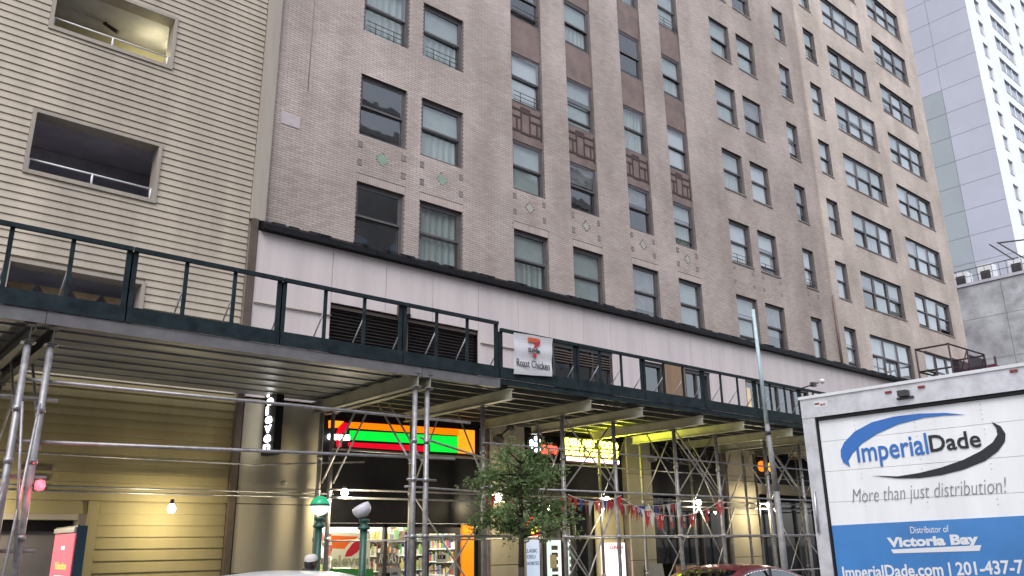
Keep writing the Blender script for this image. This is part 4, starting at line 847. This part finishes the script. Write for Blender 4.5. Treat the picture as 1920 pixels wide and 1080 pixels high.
MB().prism([(yl-.185, A[1]), (yr+.18, B[1]), (yr+.18, zbt+.01), (yl-.185, zbt+.01)], 'x', XD, XD+.003).build('blue_decal', BLU, tr)
def tpoly(name, pts, mat): return MB().prism([tp(1480+x/2.4545, 640+y/2.4545, XD-.003) for x, y in pts], 'x', XD-.003, XD-.0005).build(name, mat, tr)
tpoly('logo_swoosh', [(280, 578), (248, 558), (237, 530), (236, 500), (252, 465), (300, 415), (380, 372), (480, 346), (600, 332), (720, 329), (808, 337), (720, 340), (620, 351), (500, 381), (400, 426), (330, 472), (290, 515), (271, 550)], LBL)
tpoly('logo_swoosh', [(930, 370), (972, 390), (994, 425), (992, 460), (960, 505), (900, 550), (800, 590), (700, 615), (600, 629), (500, 631), (380, 618), (500, 621), (600, 605), (700, 580), (800, 545), (880, 505), (935, 465), (957, 430), (952, 400)], LBK)
def ttext(s, a, b, hpx, mat, off=0., shear=0., space=1., X=XD-.003, base=False):
    A = onX(*a, X); B = onX(*b, X); h_ = onX(a[0], a[1]-hpx, X).z-A.z; return text('lettering', s, mat, tr, A, B-A, (0, 0, 1), (B-A).length, h_, off, .0012, space, shear, base)
ttext('Imperial', (1608.5, 866.5), (1742, 850), 37, LBL, .012, base=True); ttext('Dade', (1745, 848), (1841, 838), 32, LBK, .016)
ttext('More than just distribution!', (1599, 951), (1886, 933), 34, LGY, -.016, .16)
TWL = M('truck_lettering_white', (.78, .78, .80), .4)
ttext('Distributor of', (1708, 1000.5), (1780, 998), 13, TWL, 0); ttext('Victoria Bay', (1666, 1032), (1837, 1026), 24, TWL, .045)
tpoly('logo_underline', [(468, 958), (884, 938), (876, 964), (478, 976)], TWL)
ttext('ImperialDade.com | 201-437-7', (1582, 1092), (1923, 1084), 30, TWL, .022)
RL = EM('tail_red', (.9, .03, .02), .35); MR = M('marker_red', (.22, .01, .01), .3)
for px, py in ((1666, 735.5), (1728, 725.5), (1901, 695.5)): q = onX(px, py, XT-.004); BX('marker_lamp', XT-.022, XT-.005, q.y-.035, q.y+.035, q.z-.012, q.z+.012, MR, hd)
q = onX(1697, 738, XT-.004); MB().box(XT-.09, XT-.006, q.y-.05, q.y+.05, q.z-.035, q.z+.03).box(XT-.03, XT-.005, q.y-.09, q.y+.09, q.z-.06, q.z-.036).build('reversing_camera', SASH, hd)
q = onX(1538, 758, XT-.005); st_ = BX('sticker', XT-.007, XT-.005, q.y-.09, q.y+.08, q.z-.035, q.z+.035, WHITE, hd); text('lettering', 'MICKEY', MR, st_, (XT-.008, q.y+.0, q.z-.02), (0, -1, 0), (0, 0, 1), .07, .025, .02, .001); BX('sticker_bird', XT-.009, XT-.0075, q.y+.01, q.y+.07, q.z, q.z+.02, MR, st_)
for yy in (yl-.08, yr+.08): MB().lathe((XT-.02, yy, -.55), [(0, -.03), (.05, -.02), (.06, .02)], 14, ax=(1, 0, 0)).build('tail_lamp', RL, tr)
for yy in (yl-.05, yr+.05): MB().tube((XT-.02, yy, .1), (XT-.02, yy, .55), .014).tube((XT, yy, .1), (XT-.02, yy, .1), .014).tube((XT, yy, .55), (XT-.02, yy, .55), .014).build('grab_handle', ALU, tr)
BX('chassis', XT+.3, XT+8.0, 3.5, 4.45, ROADZ+.55, zbt-.165, SASH, tr); BX('bumper_bar', XT+.05, XT+.15, yr+.3, yl-.3, ROADZ+.45, ROADZ+.56, SASH, tr)
MB().prism([(XT+6.6, ROADZ+.6), (XT+8.6, ROADZ+.6), (XT+8.6, ROADZ+1.35), (XT+8.25, ROADZ+1.5), (XT+7.9, ROADZ+2.35), (XT+6.6, ROADZ+2.4)], 'y', yr+.15, yl-.15).build('cab', TWH, tr)
for x in (XT+1.5, XT+7.7):
    for yy in (yr+.2, yl-.2):
        wh = MB().lathe((x, yy, ROADZ+.48), [(.28, -.14), (.42, -.14), (.48, -.10), (.48, .10), (.42, .14), (.28, .14)], 24, ax=(0, 1, 0)).build('wheel', RUBBER, tr); MB().lathe((x, yy, ROADZ+.48), [(0, -.08), (.2, -.10), (.29, -.12), (.29, .12), (.2, .10), (0, .08)], 20, ax=(0, 1, 0)).build('rim', ALU, wh)

# ------------------------------------------------------------------ parked cars
def car(name, label, x0, yc, wd, prof, belt, mat, trim, taper=.16):
    """prof: roofline (x, z) from tail to nose; belt height; greenhouse tapers inward"""
    t = thing(name, label, 'car', ((x0[0]+x0[1])/2, yc, ROADZ)); hw = wd/2
    a, b = x0
    # lower body lofted from stations
    st = [(a, .72, .30, .55), (a+.12, .9, .24, .83), (a+.7, 1.0, .20, 1.), (b-1.1, 1.0, .20, 1.), (b-.25, .92, .22, .84), (b, .74, .30, .58)]
    body = MB(); rings = []
    for x, wf, zb, zf in st:
        zt_ = ROADZ+(belt-ROADZ)*zf if x not in (a, b) else ROADZ+(belt-ROADZ)*zf; h = hw*wf
        rings.append([(x, yc-h*.92, ROADZ+zb), (x, yc-h, ROADZ+zb+.2), (x, yc-h, zt_-.16), (x, yc-h*.93, zt_-.02), (x, yc-h*.6, zt_+.03), (x, yc+h*.6, zt_+.03), (x, yc+h*.93, zt_-.02), (x, yc+h, zt_-.16), (x, yc+h, ROADZ+zb+.2), (x, yc+h*.92, ROADZ+zb)])
    i0 = 0
    for r_ in rings: body.v += r_
    n_ = 10
    for j in range(len(rings)-1):
        for k in range(n_): body.f.append((j*n_+k, j*n_+(k+1) % n_, (j+1)*n_+(k+1) % n_, (j+1)*n_+k)); body.sm.append(True)
    body.f += [tuple(range(n_-1, -1, -1)), tuple(range((len(rings)-1)*n_, len(rings)*n_))]; body.sm += [False]*2
    body.build('body', mat, t)
    # greenhouse: smooth roofline sampled
    px_ = np.array([p[0] for p in prof]); pz = np.array([p[1] for p in prof]); N = 40; X_ = np.linspace(px_[0], px_[-1], N)
    # Catmull-like smoothing
    Z_ = np.interp(X_, px_, pz)
    for _ in range(6): Z_[1:-1] = (Z_[:-2]+2*Z_[1:-1]+Z_[2:])/4
    zmax = Z_.max(); half = lambda z: hw*(1-taper*(z-belt)/(zmax-belt))*.97
    xr0, xr1 = prof[1][0], prof[-2][0]
    roof = MB(); V = 10
    def rp(i, v):
        z = Z_[i]; h = half(z); c = (2*v/V-1); return (X_[i], yc+c*h, z-(.055*abs(c)**3.2)*min(1, (z-belt)/.2))
    gl_r, gl_f = MB(), MB()
    for i in range(N-1):
        m_ = (X_[i]+X_[i+1])/2; tgt = roof if xr0 <= m_ <= xr1 else (gl_r if m_ < xr0 else gl_f)
        for v in range(V):
            tg = tgt if (tgt is roof or 0 < v < V-1) else roof
            tg.quad(rp(i, v), rp(i+1, v), rp(i+1, v+1), rp(i, v+1), True)
    rf = roof.build('roof', mat, t); gl_r.build('rear_window', CARGLASS, t); gl_f.build('windscreen', CARGLASS, t)
    for s in (-1, 1):
        sw_ = MB(); fr_ = MB(); prev = None
        for i in range(N):
            z = Z_[i]-.058*min(1, (Z_[i]-belt)/.2); h = half(Z_[i]); P0 = (X_[i], yc+s*hw*.965, belt-.01); P1 = (X_[i], yc+s*h, z)
            ins = max(belt, z-.045); tt = (ins-belt)/(z-belt+1e-6); P2 = (X_[i], yc+s*(hw*.965+(h-hw*.965)*tt), ins)
            if prev and z > belt+.03:
                q0, q1, q2 = prev; sw_.quad(q0, P0, P2, q2, True); fr_.quad(q2, P2, P1, q1, True)
            prev = (P0, P1, P2)
        sw_.build('side_window', CARGLASS, t); fr_.build('window_frame', mat, t)
        ch = MB(); prev = None
        for i in range(1, N-1):
            z = Z_[i]-.058*min(1, (Z_[i]-belt)/.2)-.045; h = half(Z_[i])
            if z < belt+.03: prev = None; continue
            q = (X_[i], yc+s*(h+.006), z)
            if prev: ch.tube(prev, q, .012, n=5)
            prev = q
        ch.build('window_trim', trim, t)
        for fx in (.42, .70):
            xx = prof[0][0]+(prof[-1][0]-prof[0][0])*fx; zz = float(np.interp(xx, X_, Z_))-.06; BX('pillar', xx-.04, xx+.04, min(yc+s*hw*.968, yc+s*half(zz)*1.0), max(yc+s*hw*.968, yc+s*half(zz)*1.0), belt, zz, SASH, t) if False else MB().prism([(xx-.05, belt), (xx+.05, belt), (xx+.02, zz), (xx-.06, zz)], 'y', yc+s*(hw*.89), yc+s*(hw*.90)).build('pillar', SASH, t)
        BX('mirror', b-1.75, b-1.6, yc+s*hw, yc+s*(hw+.18), belt-.02, belt+.1, mat, t) if s > 0 else BX('mirror', b-1.75, b-1.6, yc-hw-.18, yc-hw, belt-.02, belt+.1, mat, t)
        BX('headlight', b-.16, b-.06, yc+s*hw*.5-.15, yc+s*hw*.5+.15, ROADZ+.58, ROADZ+.70, WHITE, t); BX('tail_light', a+.03, a+.13, yc+s*hw*.5-.16, yc+s*hw*.5+.16, ROADZ+.62, ROADZ+.78, MR, t)
    BX('interior', prof[0][0]+.35, prof[-1][0]-.5, yc-hw*.8, yc+hw*.8, belt-.35, belt-.05, SASH, t)
    for sx in np.linspace(prof[0][0]+.9, prof[-1][0]-1.2, 2):
        for s in (-.38, .38): BX('headrest', sx, sx+.12, yc+s-.13, yc+s+.13, belt-.05, belt+.17, SASH, t)
    for x in (a+.8, b-.9):
        for s in (-1, 1):
            wh = MB().lathe((x, yc+s*(hw-.12), ROADZ+.33), [(.19, -.1), (.30, -.1), (.33, -.07), (.33, .07), (.30, .1), (.19, .1)], 22, ax=(0, 1, 0)).build('wheel', RUBBER, t); MB().lathe((x, yc+s*(hw-.12), ROADZ+.33), [(0, -.09), (.2, -.07), (.2, .07), (0, .09)], 18, ax=(0, 1, 0)).build('rim', ALU, wh)
    return t
REDC = M('car_dark_red', (.13, .014, .024), .28, .1, var=.1, vs=3, coat=.6); WHC = M('car_white', (.74, .75, .78), .25, var=.02, coat=.5)
car('parked_car', 'dark red sedan with chrome window trim parked by the shed', (11.6, 16.3), 9.72, 1.76, [(12.1, -.82), (13.0, -.42), (13.65, -.365), (14.2, -.39), (15.95, -.88)], -.90, REDC, CHROME)
car('parked_car', 'white crossover car parked before the beige pier', (2.3, 6.8), 9.75, 1.84, [(2.65, -.75), (3.25, -.36), (4.6, -.235), (5.4, -.265), (6.3, -.78)], -.82, WHC, SASH)

# ------------------------------------------------------------------ person behind the white car
def person():
    q = onY(575, 1040, 12.4); x, y, zt = q.x, 12.4, q.z; g = WALKZ; H = zt-g
    t = thing('person', 'person in white mesh cap with dark brim and dark jacket behind the white car', 'person', (x, y, g))
    SKIN = M('skin', (.22, .11, .075), .5, var=.06, vs=12); JACK = M('dark_jacket', (.035, .035, .045), .8, var=.25, vs=9); JEAN = M('jeans', (.03, .04, .07), .85); CAPW = M('cap_white', (.6, .58, .57), .8); CAPD = M('cap_brim', (.02, .018, .02), .7)
    s = H/1.72
    def P(dx, dy, h): return (x+dx*s, y+dy*s, g+h*s)
    def skin(name, pts, edges, rad, mat, lev=2):
        me = bpy.data.meshes.new(name); me.from_pydata([(p[0]-x, p[1]-y, p[2]-g) for p in pts], edges, []); me.materials.append(mat); o = bpy.data.objects.new(name, me); C.objects.link(o); o.parent = t
        m1 = o.modifiers.new('skin', 'SKIN'); m2 = o.modifiers.new('sub', 'SUBSURF'); m2.levels = m2.render_levels = lev; m1.use_smooth_shade = True
        for i, r_ in enumerate(rad): me.skin_vertices[0].data[i].radius = r_ if isinstance(r_, tuple) else (r_, r_)
        me.skin_vertices[0].data[0].use_root = True; return o
    # body facing +X, slight forward lean of the head
    B = [P(0, 0, .95), P(.0, 0, 1.12), P(.02, 0, 1.30), P(.02, 0, 1.42), P(.05, 0, 1.50), P(.01, -.19, 1.40), P(-.02, -.25, 1.13), P(.16, -.22, .95), P(.24, -.19, .93), P(.01, .19, 1.40), P(-.02, .25, 1.13), P(.16, .22, .95), P(.24, .19, .93), P(0, -.10, .90), P(.03, -.11, .50), P(-.02, -.11, .08), P(.12, -.12, .04), P(0, .10, .90), P(.03, .11, .50), P(-.02, .11, .08), P(.12, .12, .04)]
    Ed = [(0, 1), (1, 2), (2, 3), (3, 4), (3, 5), (5, 6), (6, 7), (7, 8), (3, 9), (9, 10), (10, 11), (11, 12), (0, 13), (13, 14), (14, 15), (15, 16), (0, 17), (17, 18), (18, 19), (19, 20)]
    Rd = [(.15, .12), (.16, .12), (.17, .13), (.12, .10), .06, .075, .058, .042, .03, .075, .058, .042, .03, .09, .065, .045, .04, .09, .065, .045, .04]
    body = skin('body', B, Ed, [tuple(v*s for v in r_) if isinstance(r_, tuple) else r_*s for r_ in Rd], JACK)
    # head: lathe-like sculpted ellipsoid with nose, chin, ears
    hc = Vector(P(.09, 0, 1.585)); mb = MB(); nu, nv = 20, 14; idx = {}
    def hp(i, j):
        th = math.tau*i/nu; ph = math.pi*j/nv-math.pi/2; X = math.cos(ph)*math.cos(th); Y = math.cos(ph)*math.sin(th); Zz = math.sin(ph)
        px = X*.098; py = Y*.076; pz = Zz*.125
        if Zz < -.1 and X > 0: px += .012*X; py *= 1-.25*(-Zz)
        if X > .85 and -.35 < Zz < .1: px += .02*(1-abs(Zz+.2)/.3)*max(0, 1-abs(Y)*3)
        if X > .8 and .0 < Zz < .2 and .2 < abs(Y) < .55: px -= .008
        return tuple(hc+Vector((px, py, pz))*s)
    for i in range(nu):
        for j in range(nv): mb.quad(hp(i, j), hp(i+1, j), hp(i+1, j+1), hp(i, j+1), True)
    mb.tube(P(.05, 0, 1.44), P(.075, 0, 1.54), .055*s, .05*s, n=12)
    for sd_ in (-1, 1): mb.lathe(hc+Vector((-.012, sd_*.074, -.005))*s, [(0, -.012*s), (.022*s, -.004*s), (.028*s, .01*s), (0, .012*s)], 10, ax=(-.3, sd_, 0))
    hd_ = mb.build('head', SKIN, t)
    for sd_ in (-1, 1): MB().lathe(hc+Vector((.088, sd_*.032, .012))*s, [(0, -.008*s), (.010*s, -.004*s), (.010*s, .004*s), (0, .008*s)], 8, ax=(1, 0, 0)).build('eye', CAPD, hd_)
    BX('mouth', hc.x+.082*s, hc.x+.104*s, y-.022*s, y+.022*s, hc.z-.073*s, hc.z-.062*s, M('lips', (.16, .05, .045), .5), hd_)
    hair = MB().lathe(hc+Vector((-.03, 0, -.02))*s, [(.075*s, -.05*s), (.086*s, 0), (.085*s, .05*s)], 16); hair.build('hair', CAPD, hd_)
    cp = MB(); cc = hc+Vector((-.006, 0, .035))*s
    cp.lathe(cc, [(.106*s, -.005*s), (.108*s, .03*s), (.10*s, .065*s), (.075*s, .095*s), (.03*s, .11*s), (0, .112*s)], 20, ax=(-.12, 0, 1)); cp.build('cap', CAPW, t)
    br = MB(); 
    for i in range(10):
        a0, a1 = -1.0+.2*i, -1.0+.2*(i+1)
        f = lambda a, r_: tuple(cc+Vector((math.cos(a)*r_*(1.0 if r_ < .12 else 1.05), math.sin(a)*r_*.9, .022-(r_-.1)*.35*abs(1)))*s)
        br.quad(f(a0, .10), f(a1, .10), f(a1, .19-.03*abs(a1)), f(a0, .19-.03*abs(a0)), True)
    br.build('cap_brim', CAPD, t)
person()

# ------------------------------------------------------------------ scaffold tower beyond, podium and high-rise
ct = thing('mesh_cage', 'rusty mesh-clad scaffold tower standing at the far end of the brick building', 'scaffold', (38.6, 14.7, WALKZ))
cx0, cx1, cy0, cy1 = 36.6, 40.4, 14.0, 15.4
for x in (cx0, (cx0+cx1)/2, cx1):
    for y in (cy0, cy1): MB().tube((x, y, WALKZ), (x, y, 8.05), .04, n=8).build('leg', RUST, ct)
for z in (6.0, 7.0, 8.0):
    for y in (cy0, cy1): MB().tube((cx0, y, z), (cx1, y, z+.05), .04, n=6).build('ledger', RUST, ct)
    for x in (cx0, cx1): MB().tube((x, cy0, z), (x, cy1, z), .04, n=6).build('transom', RUST, ct)
for x0_, x1_ in ((cx0, 38.5), (38.5, cx1)): MB().tube((x0_, cy0, 6), (x1_, cy0, 8.0), .03, n=6).tube((x1_, cy0, 6), (x0_, cy0, 7.0), .03, n=6).build('cross_brace', RUST, ct)
NET = bpy.data.materials.new('debris_net'); NET.use_nodes = True; n = NET.node_tree.nodes; l = NET.node_tree.links; n.clear()
o_ = n.new('ShaderNodeOutputMaterial'); mx = n.new('ShaderNodeMixShader'); t0 = n.new('ShaderNodeBsdfTransparent'); d0 = n.new('ShaderNodeBsdfDiffuse'); d0.inputs[0].default_value = (.05, .04, .05, 1); mx.inputs[0].default_value = .65; l.new(t0.outputs[0], mx.inputs[1]); l.new(d0.outputs[0], mx.inputs[2]); l.new(mx.outputs[0], o_.inputs[0])
for x0_, x1_, z0_, z1_ in ((cx0, 38.5, 4.2, 7.4), (38.5, cx1, 4.2, 7.8)): BX('net', x0_+.05, x1_-.05, cy0-.03, cy0-.02, z0_, z1_, NET, ct)
rb = thing('red_panel_hoist', 'dark red sheeted hoist platform beside the mesh tower', 'hoist', (43, 14.5, WALKZ))
BX('panel', 41.4, 44.4, 14.0, 15.2, 5.6, 7.75, M('dark_red_sheet', (.12, .02, .04), .7, var=.25, vs=2), rb)
for x in (41.5, 44.3, 46.0): MB().tube((x, 13.95, WALKZ), (x, 13.95, 8.1 if x < 43 else 7.6), .05, n=6).build('leg', RUST, rb)
MB().tube((44.3, 13.95, 8.0), (46.1, 13.95, 7.0), .07, n=6).tube((44.3, 13.95, 7.0), (46.1, 13.95, 7.3), .05, n=6).build('brace', RUST, rb)
PCON = M('podium_concrete', (.40, .405, .43), .85, var=.32, vs=.8, bump=.15, bs=8)
XP = 58.
pod = thing('concrete_podium', 'weathered grey concrete block with a railed roof terrace below the white tower', 'building', (XP, 20, WALKZ))
core = BX('core', XP+.06, XP+26, 16.26, 60, WALKZ, 16.3, PCON, pod)
zs_ = [WALKZ, 3.4, 7.2, 11.2, 14.0, 16.3]; ys_ = [16.2, 18.3, 21.3, 24.5, 28, 32, 36, 40]
for z0_, z1_ in zip(zs_, zs_[1:]):
    for y0_, y1_ in zip(ys_, ys_[1:]): BX('concrete_panel', XP+random.uniform(-.01, .01), XP+.055, y0_+.015, y1_-.015, z0_+.012, z1_-.012, PCON, pod)
BX('front_wall', XP+.06, XP+26, 16.2, 16.255, WALKZ, 16.3, PCON, pod); BX('coping', XP-.1, XP+.4, 16.1, 60, 16.31, 16.5, CONC, pod)
rl = MB().tube((XP, 16.2, 17.45), (XP, 40, 17.45), .03, n=6).tube((XP, 16.2, 16.95), (XP, 40, 16.95), .02, n=6); rl.build('terrace_rail', SASH, pod)
for y in np.arange(16.4, 40, .45): MB().tube((XP, float(y), 16.5), (XP, float(y), 17.45), .016, n=5).build('baluster', SASH, pod)
for i, y in enumerate((17.4, 19.3, 20.9, 22.4)):
    u = thing('condenser_unit', ['boxy condenser unit with dark fan nearest the terrace corner', 'boxy condenser unit beside the leaning steel frame on the terrace', 'boxy condenser unit in the middle of the terrace row', 'boxy condenser unit hard by the brick building on the terrace'][i], 'condenser', (XP+1.2, y, 16.3), 'condenser units on the terrace')
    BX('cabinet', XP+.7, XP+1.6, y-.45, y+.45, 16.30, 17.55+.2*(i % 2), WHITE, u); BX('fan_grille', XP+.66, XP+.695, y-.3, y+.3, 16.7, 17.3, SASH, u)
sf_ = thing('steel_frame', 'leaning grey steel frame on the terrace above the concrete block', 'frame', (XP+2, 18.4, 16.3))
for y0_, y1_ in ((16.6, 18.6), (17.2, 19.1)): MB().tube((XP+1.9, y0_, 17.2), (XP+1.9, y1_, 19.4), .05, n=6).build('strut', SASH, sf_)
MB().tube((XP+1.9, 16.2, 19.0), (XP+1.9, 18.6, 19.35), .05, n=6).tube((XP+1.9, 16.9, 16.3), (XP+1.9, 16.9, 19.2), .05, n=6).build('mast', SASH, sf_)
# white tower
XW = 88.; k_ = XW/66; YW = 19.30*k_
TWW = M('tower_white', (.80, .81, .84), .5, var=.04, vs=.3); TWL_ = M('tower_lilac', (.345, .35, .41), .55, var=.05, vs=.15); TWG = M('tower_grey', (.25, .275, .295), .6, var=.05, vs=.2)
tw = thing('high_rise', 'pale white and lilac panelled tower with stacked hotel windows behind the brick block', 'building', (XW, YW, WALKZ))
BX('core', XW+.1, XW+40, YW+.35, YW+40, WALKZ, 95, TWW, tw)
fl_ = 2.13*k_; zt0 = 41.6*k_; zz = zt0
while zz < 92: zz += fl_
lev = []
while zz > 8: lev.append(zz); zz -= fl_
ycol = [YW, 22.3*k_, 25.3*k_, 29*k_, 33*k_]
for i, z in enumerate(lev):
    for j, (a, b) in enumerate(zip(ycol, ycol[1:])):
        BX('wall_panel', XW, XW+.09, a+.02, b-.02, z-fl_+.02, z-.02, TWG if (j == 1 or j == 2) and z < 35.6*k_ else TWL_, tw)
# street face with window openings
cols = [(3.0, 4.5, 1), (7.6, 13.6, 3), (16.6, 18.1, 1), (21.2, 27.2, 3)]
hl = [(XW+a, XW+b, z-fl_+.75, z-.30) for z in lev for a, b, _ in cols]
holes_wall(XW, XW+40, 8-fl_, lev[0]+.2, hl, YW, .3).build('street_face', TWW, tw)
WGL = M('tower_window_glass', (.40, .44, .50), .08, .65)
for z in lev:
    for a, b, n_ in cols:
        w2 = BX('window', XW+a, XW+b, YW+.18, YW+.24, z-fl_+.75, z-.30, WGL, tw)
        if z < 60 and a < 16:
            for i in range(1, n_): x = XW+a+(b-a)*i/n_; BX('mullion', x-.06, x+.06, YW+.10, YW+.175, z-fl_+.76, z-.31, TWW, w2)
            BX('sill_unit', XW+a+.1, XW+b-.1, YW+.06, YW+.175, z-fl_+.76, z-fl_+1.0, FRAME, w2)

# ------------------------------------------------------------------ blocks across the street, mirrored in the window glass
def across(x0, x1, top, mat, label):
    t = thing('facing_building', label, 'building', ((x0+x1)/2, -16, ROADZ)); BX('wall', x0, x1, -30, -16, ROADZ, top, mat, t)
    wm = MB().box(0, 1.5, 0, .06, 0, 1.9).mesh('window', WGL); nx = int((x1-x0-1)/3)
    for i in range(nx):
        for j in range(int((top-8)/3.3)): inst('window', wm, t, (x0+1+i*3, -16.0, 4+j*3.3))
    for z in (2.8, top-1): BX('cornice', x0, x1, -15.99, -15.6, z, z+.5, mat, t)
across(-30, 24, 21, M('facing_brown_brick', (.46, .42, .40), .9, var=.2, vs=.5), 'lower brown block across the street mirrored in the left-hand windows')
across(24.5, 54, 31, M('facing_grey_stone', (.52, .50, .49), .9, var=.2, vs=.4), 'taller grey block across the street mirrored in the upper windows')
